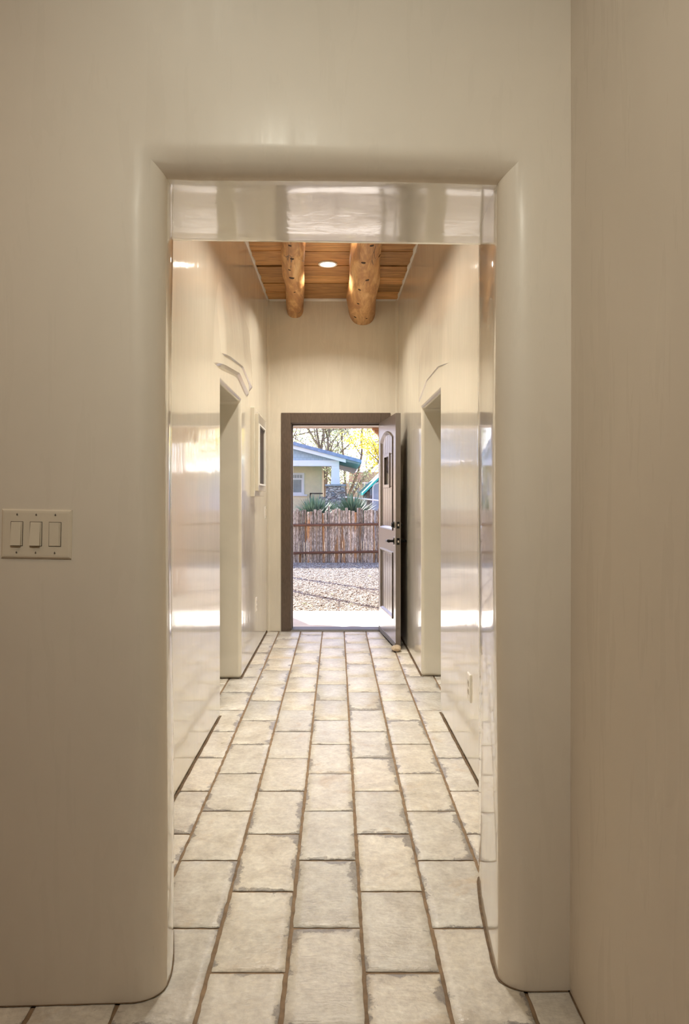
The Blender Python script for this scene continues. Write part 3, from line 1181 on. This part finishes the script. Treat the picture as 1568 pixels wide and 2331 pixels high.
# loose stones
N = 34000
ico = bmesh.new()
bmesh.ops.create_icosphere(ico, subdivisions=1, radius=1)
bv = np.array([v.co[:] for v in ico.verts])
bf = np.array([[v.index for v in f.verts] for f in ico.faces])
ico.free()
yy = 8.70 + (15.25 - 8.70) * rng.random(N) ** .85
xx = (rng.random(N) * 2 - 1) * (1.1 + .06 * (yy - 8.7))
keep = np.ones(N, bool)
for px0 in (.955, -1.50):
    keep &= (np.abs(xx - px0) > .13) | (np.abs(yy - 10.2) > .13)
xx, yy = xx[keep], yy[keep]
N = len(xx)
size = np.exp(rng.normal(math.log(.0080), .36, N)).clip(.004, .022)
sc3 = size[:, None] * rng.uniform(.7, 1.3, (N, 3)) * np.array([1, 1, .62])
ang = rng.random(N) * 6.283
vv = bv[None] * (1 + .18 * rng.standard_normal((N, len(bv), 1))) * sc3[:, None, :]
ca_, sa_ = np.cos(ang)[:, None], np.sin(ang)[:, None]
vx = vv[..., 0] * ca_ - vv[..., 1] * sa_ + xx[:, None]
vy = vv[..., 0] * sa_ + vv[..., 1] * ca_ + yy[:, None]
vz = vv[..., 2] + GZ + size[:, None] * .3
verts = np.stack([vx, vy, vz], -1).reshape(-1, 3)
faces = (bf[None] + (np.arange(N) * len(bv))[:, None, None]).reshape(-1, 3)
me = bpy.data.meshes.new('gravel')
me.vertices.add(len(verts))
me.vertices.foreach_set('co', verts.ravel())
me.loops.add(faces.size)
me.loops.foreach_set('vertex_index', faces.ravel())
me.polygons.add(len(faces))
me.polygons.foreach_set('loop_start', np.arange(0, faces.size, 3))
me.polygons.foreach_set('loop_total', np.full(len(faces), 3))
me.update()
me.validate()
me.materials.append(M['pebble'])
gr = bpy.data.objects.new('gravel', me)
COL.objects.link(gr)
tag(gr, 'pale sunlit gravel covering the yard in front of the pole fence', 'gravel')
gr['kind'] = 'stuff'

# fallen leaves
def leaf_mesh(s):
    m = MB()
    pts = [(-1, 0, 0), (-.5, .42, .12), (.1, .5, .18), (.7, .25, .1), (1.15, 0, 0), (.7, -.25, .1), (.1, -.5, .18), (-.5, -.42, .12)]
    m.poly([(a * s, b * s, c * s) for a, b, c in pts])
    return m


leaf_spots = [(701, 1381, 'yellow fallen leaf at the gravel edge left of its orange neighbour'), (707, 1383, 'orange fallen leaf at the gravel edge right of a yellow leaf'),
              (768, 1388, 'orange fallen leaf at the middle of the gravel edge by porch'), (798, 1379, 'greenish fallen leaf on the gravel right of centre'),
              (692, 1377, 'small green fallen leaf on the gravel near the left jamb'), (757, 1356, 'yellow fallen leaf lying mid gravel between two branch shadows'),
              (841, 1314, 'pale yellow fallen leaf far right on gravel near the fence'), (775, 1348, 'brown fallen leaf on gravel beside the far branch shadow')]
for px, py, lab in leaf_spots:
    Y = (CH - GZ) * F / (py - CY)
    hue = next(k for k in ('orange', 'brown', 'green', 'yellow') if k in lab.split(' fallen')[0] + ' leaf' and k in lab.split(' fallen')[0])
    o = leaf_mesh(.032).build('fallen_leaf', M['leaf_' + hue + '_fallen'], recalc=False)
    o.location = ((px - CX) * Y / F, Y, GZ + .020)
    o.rotation_euler = (random.uniform(-.25, .25), random.uniform(-.25, .25), random.uniform(0, 6))
    tag(o, lab, 'leaf', 'fallen leaves on the gravel')

# porch roof on posts (its beam and one carved corbel show at the top of the opening)
ZBm, YBm = 2.292, 10.2
mb = MB()
mb.box(-4, 4, YE + .28, YBm + .28, 2.60, 2.78)
pr = struct(mb.build('porch_roof', M['beam_wood']))
mb = MB()
mb.box(-3.6, 3.6, YBm - .09, YBm + .09, ZBm, ZBm + .27)
pb = struct(mb.build('porch_beam', M['beam_wood'], bevel=.01))
for k, x in enumerate((-2.2, -1.2, -.655, .35, 1.35, 2.3)):
    mb = MB()
    mb.tube([(x, YE + .25, 2.58), (x, YBm + .3, 2.58), (x, YBm + .52, 2.58)], .085, 14)
    o = struct(mb.build('porch_viga', M['corbel_wood'], smooth=False))


def porch_post(x, label):
    t = thing('porch_post', label, 'post', (x, YBm, GZ))
    mb = MB()
    mb.box(-.085, .085, -.085, .085, .0, 2.17 - GZ - .0)
    mb.build('post', M['corbel_wood'], t, bevel=.012)
    zt, L = ZBm - GZ - .002, .455
    side = [(.0, zt - .20), (.10, zt - .20)]
    prof = [(L, zt), (L, zt - .022), (L - .03, zt - .034), (L - .035, zt - .06), (L - .075, zt - .085), (L - .09, zt - .115), (L - .13, zt - .155), (L - .185, zt - .185), (L - .25, zt - .20)]
    poly = [(-p[0], p[1]) for p in prof] + [(p[0], p[1]) for p in reversed(prof)]
    mb = MB()
    mb.prism(poly, 1, -.075, .075)
    mb.build('corbel', M['corbel_wood'], t, bevel=.006, weld=False)


porch_post(.955, 'reddish porch post with carved corbel, right behind the open door')
porch_post(-1.50, 'reddish porch post with carved corbel, left of the entrance')

# ------------------------------------------------------------------ pole fence
FY0 = 15.36
fence = thing('pole_fence', 'rustic fence of weathered upright poles on two rusty rails', 'fence', (0, FY0, GZ))
x = -2.62
tops = [at(px, py, FY0).z for px, py in ((663, 1165), (672, 1163), (683, 1158), (694, 1159), (706, 1152), (712, 1164), (725, 1160), (745, 1160), (757, 1161), (768, 1166), (786, 1161), (799, 1160), (809, 1158), (821, 1161), (840, 1162), (860, 1163))]
np_ = 0
while x < 2.62 and np_ < 99:
    r = random.uniform(.019, .036)
    x += r
    h = random.choice(tops) + random.uniform(-.02, .02) - GZ
    if random.random() < .06:
        h += .07
    mb = MB()
    dx, dy = random.uniform(-.012, .012), random.uniform(-.01, .01)
    mb.tube([(0, 0, -.03), (dx * .3 + random.uniform(-.004, .004), 0, h * .3), (dx * .7 + random.uniform(-.004, .004), dy, h * .66), (dx, dy, h)], [r * 1.05, r * 1.03, r, r * .93], 9, jit=.07)
    o = mb.build('fence_pole', M['fence_bark'], fence, smooth=False, loc=(x, random.uniform(-.012, .012), 0))
    x += r * .97 + max(0, random.uniform(-.006, .007))
    np_ += 1
for zc, k in ((.748, 0), (.165, 1)):
    mb = MB()
    mb.tube([(xx_, -.066 + .004 * math.sin(xx_ * 3), zc - GZ + .012 * xx_ * (1 if k == 0 else 1.5)) for xx_ in np.linspace(-2.65, 2.65, 16)], .026, 9, jit=.05)
    mb.build('fence_rail', M['rail_rust'], fence, smooth=False)

# ------------------------------------------------------------------ yuccas behind the fence
def yucca(px, Y, zb, R, n, label, seed):
    random.seed(seed)
    c = at(px, 1135, Y)
    t = thing('yucca', label, 'plant', (c.x, Y, GZ))
    mb = MB()
    mb.tube([(0, 0, 0), (0, 0, zb - GZ)], [.09, .11], 10, jit=.1)
    mb.build('stem', M['bark'], t)
    mb = MB()
    for k in range(n):
        az = random.uniform(0, 2 * math.pi)
        el = math.asin(random.uniform(-.15, .98))
        L = R * random.uniform(.85, 1.1)
        d = Vector((math.cos(az) * math.cos(el), math.sin(az) * math.cos(el), math.sin(el)))
        s = Vector((-math.sin(az), math.cos(az), 0))
        b = Vector((0, 0, zb - GZ + random.uniform(-.06, .06)))
        w = random.uniform(.016, .026)
        sag = Vector((0, 0, -.10 * R * (1 - abs(d.z))))
        p0, p1, p2 = b, b + d * L * .55 + sag * .3, b + d * L + sag
        i = len(mb.v)
        mb.v += [tuple(q) for q in (p0 - s * w * .7, p0 + s * w * .7, p1 + s * w, p1 - s * w, p2, p1 + Vector((0, 0, -.006)) - d * .0)]
        mb.f += [(i, i + 1, i + 2, i + 3), (i + 3, i + 2, i + 4)]
        mb.mi += [0, 0]
    mb.build('leaves', M['yucca_leaf'], t, weld=False, recalc=False)


yucca(716, 17.2, .72, .68, 620, 'left spiky yucca clump rising behind the pole fence', 1)
yucca(803, 17.6, .74, .72, 680, 'right spiky blue-green yucca clump behind the pole fence', 2)
yucca(757, 20.4, .74, .55, 260, 'small spiky yucca set back between the two larger clumps', 3)
random.seed(5)

# ------------------------------------------------------------------ the house across the street
HY = 28.0
house = thing('house', 'cream bungalow with blue gable and stone porch pier', 'house', (-4.0, HY, GZ))
HO = Vector((-4.0, HY, GZ))


def hp(px, py, Y=HY):
    return at(px, py, Y) - HO


def hbox(mb, px0, px1, py0, py1, Y0, Y1, m=0):
    a, b = at(px0, py1, Y0) - HO, at(px1, py0, Y0) - HO
    mb.box(a.x, b.x, 0, Y1 - Y0, a.z, b.z, m)
    n = 8
    for k in range(len(mb.v) - n, len(mb.v)):
        v = mb.v[k]
        mb.v[k] = (v[0], v[1] + Y0 - HY, v[2])


rs = (1048 - 1006) / (822 - 663)       # roof slope
e = at(822, 1048, HY) - HO             # right eave edge
ridge_x = -.6
def roof_z(x):                         # upper surface, local
    return e.z + (e.x - x) * rs if x > ridge_x else e.z + (e.x - ridge_x) * rs - (ridge_x - x) * rs


lx = ridge_x - (e.x - ridge_x)
th = .13
mb = MB()
mb.prism([(e.x, roof_z(e.x)), (ridge_x, roof_z(ridge_x)), (lx, roof_z(lx)), (lx, roof_z(lx) - th), (ridge_x, roof_z(ridge_x) - th), (e.x, roof_z(e.x) - th)], 1, -.55, 11)
mb.build('roof', M['roof_blue'], house, weld=False)
# white barge board below the roof edge
bx = (at(772, 1040, HY) - HO).x
mb = MB()
mb.prism([(bx + .25, roof_z(bx + .25) - th), (ridge_x, roof_z(ridge_x) - th), (ridge_x, roof_z(ridge_x) - th - .14), (bx + .25, roof_z(bx + .25) - th - .14)], 1, -.42, -.36)
mb.prism([(ridge_x, roof_z(ridge_x) - th), (lx + .3, roof_z(lx + .3) - th), (lx + .3, roof_z(lx + .3) - th - .14), (ridge_x, roof_z(ridge_x) - th - .14)], 1, -.42, -.36)
mb.build('barge_board', M['house_white'], house, weld=False)
# rafters under the right eave
for k in range(8):
    y = -.35 + k * .62
    mb = MB()
    mb.prism([(e.x - .05, roof_z(e.x - .05) - th), (bx - .1, roof_z(bx - .1) - th), (bx - .1, roof_z(bx - .1) - th - .09), (e.x - .05, roof_z(e.x - .05) - th - .06)], 1, y, y + .06)
    mb.build('rafter', M['soffit_grey'], house, weld=False)
# gable
zb = (at(700, 1048, HY) - HO).z
mb = MB()
mb.prism([(bx, zb), (bx, roof_z(bx) - th), (ridge_x, roof_z(ridge_x) - th), (lx + .5, roof_z(lx + .5) - th), (lx + .5, zb)], 1, 0, .12)
mb.build('gable', M['siding_blue'], house, weld=False)
mb = MB()
hbox(mb, 560, 772, 1047.5, 1061, HY - .06, HY + .3)
zz = [v for v in mb.v]
mb.v = [(v[0] if v[0] > ridge_x - 0 else v[0], v[1], v[2]) for v in mb.v]
b0 = (at(700, 1061, HY) - HO).z
mb.box(lx + .5, -1.0, -.06, .3, b0, zb)
mb.build('porch_beam', M['house_white'], house, weld=False, bevel=.01)
# porch ceiling
mb = MB()
mb.box(lx + .5, bx, .2, 2.1, b0 + .12, b0 + .2)
mb.build('porch_ceiling', M['soffit_grey'], house)
# column on a stone pier
mb = MB()
a, b = at(754.5, 1061, HY) - HO, at(772, 1103, HY) - HO
rows = []
for z, k in ((a.z, 0), (a.z - .02, 0), (b.z, .03)):
    rows.append([(a.x - k, -.02 - k, z), (b.x + k, -.02 - k, z), (b.x + k, .28 + k, z), (a.x - k, .28 + k, z)])
mb.grid(rows, close=True)
mb.poly(rows[0])
mb.build('column', M['house_white'], house)
mb = MB()
a, b = at(740, 1106.5, HY) - HO, at(787, 1102.5, HY) - HO
mb.box(a.x, b.x, -.27, .53, a.z, b.z)
mb.build('pier_cap', M['soffit_grey'], house, bevel=.01)
mb = MB()
rows = []
for z, k in ((a.z, -.04), (.6, .03), (0, .08)):
    rows.append([(a.x - k, -.24 - k, z), (b.x + k, -.24 - k, z), (b.x + k, .50 + k, z), (a.x - k, .50 + k, z)])
mb.grid(rows, close=True)
c = at(727, 1131, HY) - HO
mb.box(c.x, a.x, -.1, .4, 0, c.z)
mb.build('stone_pier', M['pier_stone'], house)
# cream wall set back under the porch, and the side wall
wy = 2.0
wr = at(730, 1135, HY + wy) - HO
mb = MB()
mb.box(lx + .7, wr.x, wy, 9.5, 0, b0 + .13)
mb.build('wall', M['house_cream'], house)


def house_window(px0, px1, py0, py1):
    Yw = HY + wy
    a, b = at(px0, py1, Yw) - HO, at(px1, py0, Yw) - HO
    fr = MB()
    x0, x1, z0, z1 = a.x, b.x, a.z, b.z
    c = .085
    ringf = [(x0, x0 + c, z0, z1), (x1 - c, x1, z0, z1), (x0 + c, x1 - c, z0, z0 + c), (x0 + c, x1 - c, z1 - c, z1)]
    zm = z0 + (z1 - z0) * .72
    ringf.append((x0 + c, x1 - c, zm - .035, zm + .035))
    for q in ringf:
        fr.box(q[0], q[1], wy - .06, wy + .01, q[2], q[3])
    n = 4
    for k in range(1, n):
        xm = x0 + c + (x1 - x0 - 2 * c) * k / n
        fr.box(xm - .01, xm + .01, wy - .05, wy + .01, zm, z1 - c)
    fr.box(x0 + c, x0 + c + .03, wy - .05, wy + .01, z0 + c, zm)
    fr.box(x1 - c - .03, x1 - c, wy - .05, wy + .01, z0 + c, zm)
    w = fr.build('window', M['house_white'], house, weld=False)
    p = MB()
    p.box(x0 + c, x1 - c, wy - .015, wy - .005, z0 + c, z1 - c)
    p.build('pane', M['window_glass'], w)
    s = MB()
    s.box(x0 - .05, x1 + .12, wy - .12, wy + .01, z0 - .07, z0)
    s.build('window_sill', M['house_white'], w)


house_window(659, 692.5, 1076.5, 1125.5)
house_window(600, 634, 1076.5, 1125.5)
mb = MB()
f0 = at(711, 1064.5, HY + .9) - HO
mb.tube([(f0.x, .9, b0 + .12), (f0.x, .9, b0 + .07), (f0.x, .9, b0 + .02)], [.11, .13, .10], 16)
mb.build('porch_lamp', M['house_white'], house)
mb = MB()
a, b = at(705, 1122, HY + 1.2) - HO, at(729, 1122, HY + 1.2) - HO
mb.box(a.x, b.x + .1, 1.15, 1.21, a.z - .05, a.z)
mb.box(a.x, a.x + .05, 1.15, 1.21, 0, a.z)
mb.build('hand_rail', M['dark_wood'], house)

# ------------------------------------------------------------------ teal-roofed shed
SY = 24.0
so = at(826, 1135, SY)
shed = thing('shed', 'blue-grey shed with a steep teal metal roof at right', 'shed', (so.x + 1.3, SY, GZ))
SO = Vector((so.x + 1.3, SY, GZ))
ea = at(826, 1121, SY) - SO
rdg = Vector((0, 0, ea.z + 1.3 * .97))
th = .09
mb = MB()
mb.prism([(ea.x, ea.z), (0, rdg.z), (-ea.x, ea.z), (-ea.x, ea.z - th), (0, rdg.z - th), (ea.x, ea.z - th)], 1, 0, 7)
mb.build('roof', M['teal_metal'], shed, weld=False)
wl = (at(842, 1135, SY + .35) - SO).x
mb = MB()
mb.prism([(wl, 0), (-wl, 0), (-wl, ea.z - th + .2), (0, rdg.z - th - .02), (wl, ea.z - th + .2)], 1, .35, 6.6)
mb.build('wall', M['shed_blue'], shed, weld=False)
ac = at(861, 1112, SY + .35) - SO
mb = MB()
ringp = [(ac.x + .21 * math.cos(a), ac.z + .21 * math.sin(a)) for a in [math.pi * k / 14 for k in range(15)]]
inn = [(ac.x + .165 * math.cos(a), ac.z + .165 * math.sin(a)) for a in [math.pi * k / 14 for k in range(15)]]
rows = [[(x, .30, z) for x, z in [(ac.x + .21, ac.z - .5)] + ringp + [(ac.x - .21, ac.z - .5)]],
        [(x, .30, z) for x, z in [(ac.x + .165, ac.z - .5)] + inn + [(ac.x - .165, ac.z - .5)]],
        [(x, .36, z) for x, z in [(ac.x + .165, ac.z - .5)] + inn + [(ac.x - .165, ac.z - .5)]]]
mb.grid(rows)
aw = mb.build('arched_window', M['house_white'], shed)
mb = MB()
mb.poly([(x, .335, z) for x, z in rows and [(p[0], p[2]) for p in rows[1]]])
mb.build('pane', M['shed_blue'], aw)
mb = MB()
px_ = (at(838, 1135, SY + .2) - SO).x
mb.box(px_ - .06, px_ + .06, .1, .22, 0, ea.z - th + .12)
mb.build('post', M['dark_wood'], shed)

# white rail fence in front of the shed
t = thing('rail_fence', 'white pipe railing in front of the teal-roofed shed', 'railing', (.72, 20, GZ))
a, b = at(786, 1131.5, 20), at(872, 1140, 20)
mb = MB()
mb.tube([(a.x - .72, 0, a.z - GZ), (b.x - .72, 0, b.z - GZ)], .022, 10)
mb.build('rail', M['white_pipe'], t)
for f in (.02, .35, .68, .98):
    x, z = a.x + (b.x - a.x) * f - .72, a.z + (b.z - a.z) * f - GZ
    mb = MB()
    mb.tube([(x, 0, 0), (x, 0, z + .12)], .012, 8)
    mb.build('post', M['dark_wood'], t)

# ------------------------------------------------------------------ adobe house far behind
AY = 52.0
ao = at(810, 1135, AY)
ad_ = thing('adobe_house', 'flat-roofed pink adobe house far behind the shed', 'house', (ao.x, AY, GZ))
AO = Vector((ao.x, AY, GZ))
for (p0, p1, p2, dy, dd, m) in ((768, 1100, 1100, 0, 5, 'adobe_light'), (795, 1200, 1072, 2.5, 9, 'adobe')):
    a, b = at(p0, 1135, AY) - AO, at(p1, p2, AY) - AO
    mb = MB()
    mb.box(a.x, b.x, dy, dy + dd, 0, b.z)
    w = mb.build('wall', M[m], ad_, bevel=.12, seg=3)
    mb = MB()
    mb.box(a.x - .03, b.x + .03, dy - .05, dy + .3, b.z - .02, b.z + .06)
    mb.build('coping', M['house_white'], w)
for px in (806, 836):
    a = at(px, 1112, AY) - AO
    mb = MB()
    mb.box(a.x - .35, a.x + .35, -.05, .02, a.z - .3, a.z + .35)
    mb.build('window', M['window_glass'], ad_)

# ------------------------------------------------------------------ trees
def tree(name, label, base, H, spread, nleaf, leafsize, mat, seed, r0=.22, stems=4, levels=3, leaf_from=.35, low=1.2, dens=None, group='trees behind the houses'):
    random.seed(seed)
    t = thing(name, label, 'tree', (base[0], base[1], GZ), 0, group)
    wood = MB()
    tips = []

    def branch(p, d, L, r, lev):
        n = 5
        pts, rads = [p.copy()], [r]
        q = p.copy()
        dd = d.copy()
        for k in range(n):
            dd = (dd + Vector((random.gauss(0, .13), random.gauss(0, .13), random.gauss(.04, .08)))).normalized()
            q = q + dd * L / n
            pts.append(q.copy())
            rads.append(r * (1 - .62 * (k + 1) / n))
        wood.tube(pts, rads, 6 if lev > 1 else 9, cap=False)
        if lev >= levels - 1:
            for k in range(1, n + 1):
                tips.append((pts[k], L * .22))
        if lev < levels:
            m = random.randint(3, 4)
            for k in range(m):
                f = random.uniform(.3, 1.0)
                i = min(n - 1, int(f * n))
                pp = pts[i].lerp(pts[i + 1], f * n - i if f < 1 else 1)
                ax = Vector((random.gauss(0, 1), random.gauss(0, 1), random.gauss(.15, .5))).normalized()
                nd = (dd * .75 + ax * .75).normalized()
                branch(pp, nd, L * random.uniform(.5, .72), r * random.uniform(.32, .46), lev + 1)

    wood.tube([(0, 0, 0), (.02, 0, low * .5), (0, .02, low)], [r0 * 1.25, r0, r0 * .95], 10, cap=False)
    for s in range(stems):
        az = 2 * math.pi * s / stems + random.uniform(-.4, .4)
        k = random.uniform(.5, 1.0) * spread
        d = Vector((math.cos(az) * k, math.sin(az) * k, 1)).normalized()
        branch(Vector((0, 0, low * .9)), d, H * random.uniform(.5, .62), r0 * .62, 1)
    wood.build('trunk', M['bark'], t, smooth=True, weld=False, recalc=False)
    if nleaf:
        P = np.array([tp[0][:] for tp in tips])
        R = np.array([tp[1] for tp in tips])
        g = np.random.default_rng(seed)
        idx = g.integers(0, len(P), nleaf)
        c = P[idx] + g.normal(0, 1, (nleaf, 3)) * (R[idx] * .8)[:, None]
        c = c[c[:, 2] > .3]
        n = len(c)
        u = g.normal(0, 1, (n, 3))
        u /= np.linalg.norm(u, axis=1)[:, None]
        w = np.cross(u, g.normal(0, 1, (n, 3)))
        w /= np.linalg.norm(w, axis=1)[:, None]
        s = leafsize * g.uniform(.6, 1.3, n)[:, None]
        vv = np.stack([c - u * s, c + w * s * .55, c + u * s, c - w * s * .55], 1).reshape(-1, 3)
        me = bpy.data.meshes.new('foliage')
        me.from_pydata(vv.tolist(), [], np.arange(4 * n).reshape(-1, 4).tolist())
        me.materials.append(M[mat])
        o = bpy.data.objects.new('foliage', me)
        COL.objects.link(o)
        o.parent = t
    return t


tree('tree', 'tall sparse tree with bare boughs behind the blue gable', (-2.6, 44.5, 0), 9.8, .75, 6200, .075, 'leaf_green', 2, r0=.17, stems=5, low=1.0)
tree('tree', 'green-leaved tree right of the stone pier behind the house', (.55, 43, 0), 10, .7, 6200, .075, 'leaf_green', 5, r0=.15, stems=5, low=1.3)
tree('tree', 'dark twin-trunked tree showing between cream wall and porch column', (-.66, 40.8, 0), 7.5, .35, 1200, .065, 'leaf_green', 9, r0=.15, stems=3, low=2.6)
tree('tree', 'bright yellow autumn tree above the teal-roofed shed', (3.0, 33, 0), 5.0, .55, 6000, .07, 'leaf_yellow', 12, r0=.09, stems=6, low=1.3)
tree('tree', 'low leafy tree glimpsed behind the stone pier', (.4, 41.5, 0), 3.9, .9, 2200, .06, 'leaf_green', 17, r0=.06, stems=5, low=.7)
tree('tree', 'tall green tree far left beyond the gable ridge', (-9, 41, 0), 10, .75, 3500, .10, 'leaf_green', 21, r0=.26, stems=5, low=1.2)
tree('tree', 'tall yellowing tree far right beyond the shed', (8, 40, 0), 9, .8, 3500, .10, 'leaf_yellow', 24, r0=.24, stems=5, low=1.2)

# bare young tree in the yard: its limbs throw the long shadows over the gravel
random.seed(4)
bt = Vector((-2.7, 14.6, GZ))
t = thing('bare_tree', 'bare young tree in the yard left of the entrance', 'tree', bt)
mb = MB()
def limb(pts, rads):
    mb.tube([Vector(p) - bt for p in pts], rads, 8)
limb([(-2.7, 14.6, GZ), (-2.62, 14.65, .6), (-2.4, 14.7, 1.3), (-1.81, 14.78, 2.0), (-1.43, 14.64, 2.6), (-1.05, 14.5, 3.2), (-.8, 14.45, 4.0)], [.08, .07, .066, .058, .052, .044, .018])
limb([(-2.62, 14.65, .6), (-2.0, 13.4, 1.15), (-1.375, 12.33, 1.6), (-1.1, 12.15, 2.0), (-.83, 11.97, 2.4), (-.7, 11.8, 3.0)], [.06, .055, .05, .046, .038, .014])
limb([(-2.4, 14.7, 1.3), (-2.5, 14.2, 2.2), (-2.2, 13.9, 3.2)], [.045, .03, .012])
for k in range(16):
    f = random.uniform(.1, 1)
    p = Vector((-1.81, 14.78, 2.0)).lerp(Vector((-1.05, 14.5, 3.2)), f) if k % 2 else Vector((-1.6, 12.7, 1.5)).lerp(Vector((-.83, 11.97, 2.4)), f)
    d = Vector((random.uniform(-.5, .3), random.uniform(-.6, .6), random.uniform(.2, .8)))
    limb([p, p + d * .5 + Vector((0, 0, .05)), p + d * .9 + Vector((-.05, 0, .1))], [.016, .011, .004])
mb.build('trunk', M['bark'], t, weld=False)

# ------------------------------------------------------------------ sun, sky, exposure
az, el = math.radians(23.9), math.radians(37.2)
sd = Vector((math.sin(az) * math.cos(el), -math.cos(az) * math.cos(el), -math.sin(el)))   # travel direction
sl = bpy.data.lights.new('sun', 'SUN')
sl.energy = 15.0
sl.angle = math.radians(.53)
sl.color = (1.0, .95, .88)
so_ = bpy.data.objects.new('sun', sl)
COL.objects.link(so_)
so_.rotation_euler = sd.to_track_quat('-Z', 'Y').to_euler()
so_.location = (-5, 12, 8)

wd = bpy.data.worlds.new('sky')
SC.world = wd
wd.use_nodes = True
nt_ = wd.node_tree
bg = nt_.nodes['Background']
sky = nt_.nodes.new('ShaderNodeTexSky')
sky.sky_type = 'NISHITA'
sky.sun_disc = False
sky.sun_elevation = el
sky.sun_rotation = math.atan2(-sd.x, -sd.y)
sky.altitude = 2100
sky.air_density = 1.0
sky.dust_density = 2.6
wb = nt_.nodes.new('ShaderNodeMix')
wb.data_type = 'RGBA'
wb.blend_type = 'MULTIPLY'
wb.inputs[0].default_value = 1
wb.inputs[7].default_value = (1.13, .93, 1.0, 1)
nt_.links.new(sky.outputs[0], wb.inputs[6])
nt_.links.new(wb.outputs[2], bg.inputs[0])
bg.inputs[1].default_value = .52

SC.view_settings.view_transform = 'Standard'
SC.view_settings.look = 'None'
SC.view_settings.gamma = 1
SC.view_settings.exposure = 0.0
SC.view_settings.use_curve_mapping = False
SC.cycles.use_denoising = True
SC.cycles.max_bounces = 7
SC.cycles.diffuse_bounces = 5
SC.cycles.glossy_bounces = 3
SC.cycles.transparent_max_bounces = 6
SC.cycles.use_adaptive_sampling = True
SC.cycles.adaptive_threshold = .08
SC.cycles.adaptive_min_samples = 12
SC.cycles.sample_clamp_indirect = 8
SC.cycles.caustics_reflective = False
SC.cycles.caustics_refractive = False
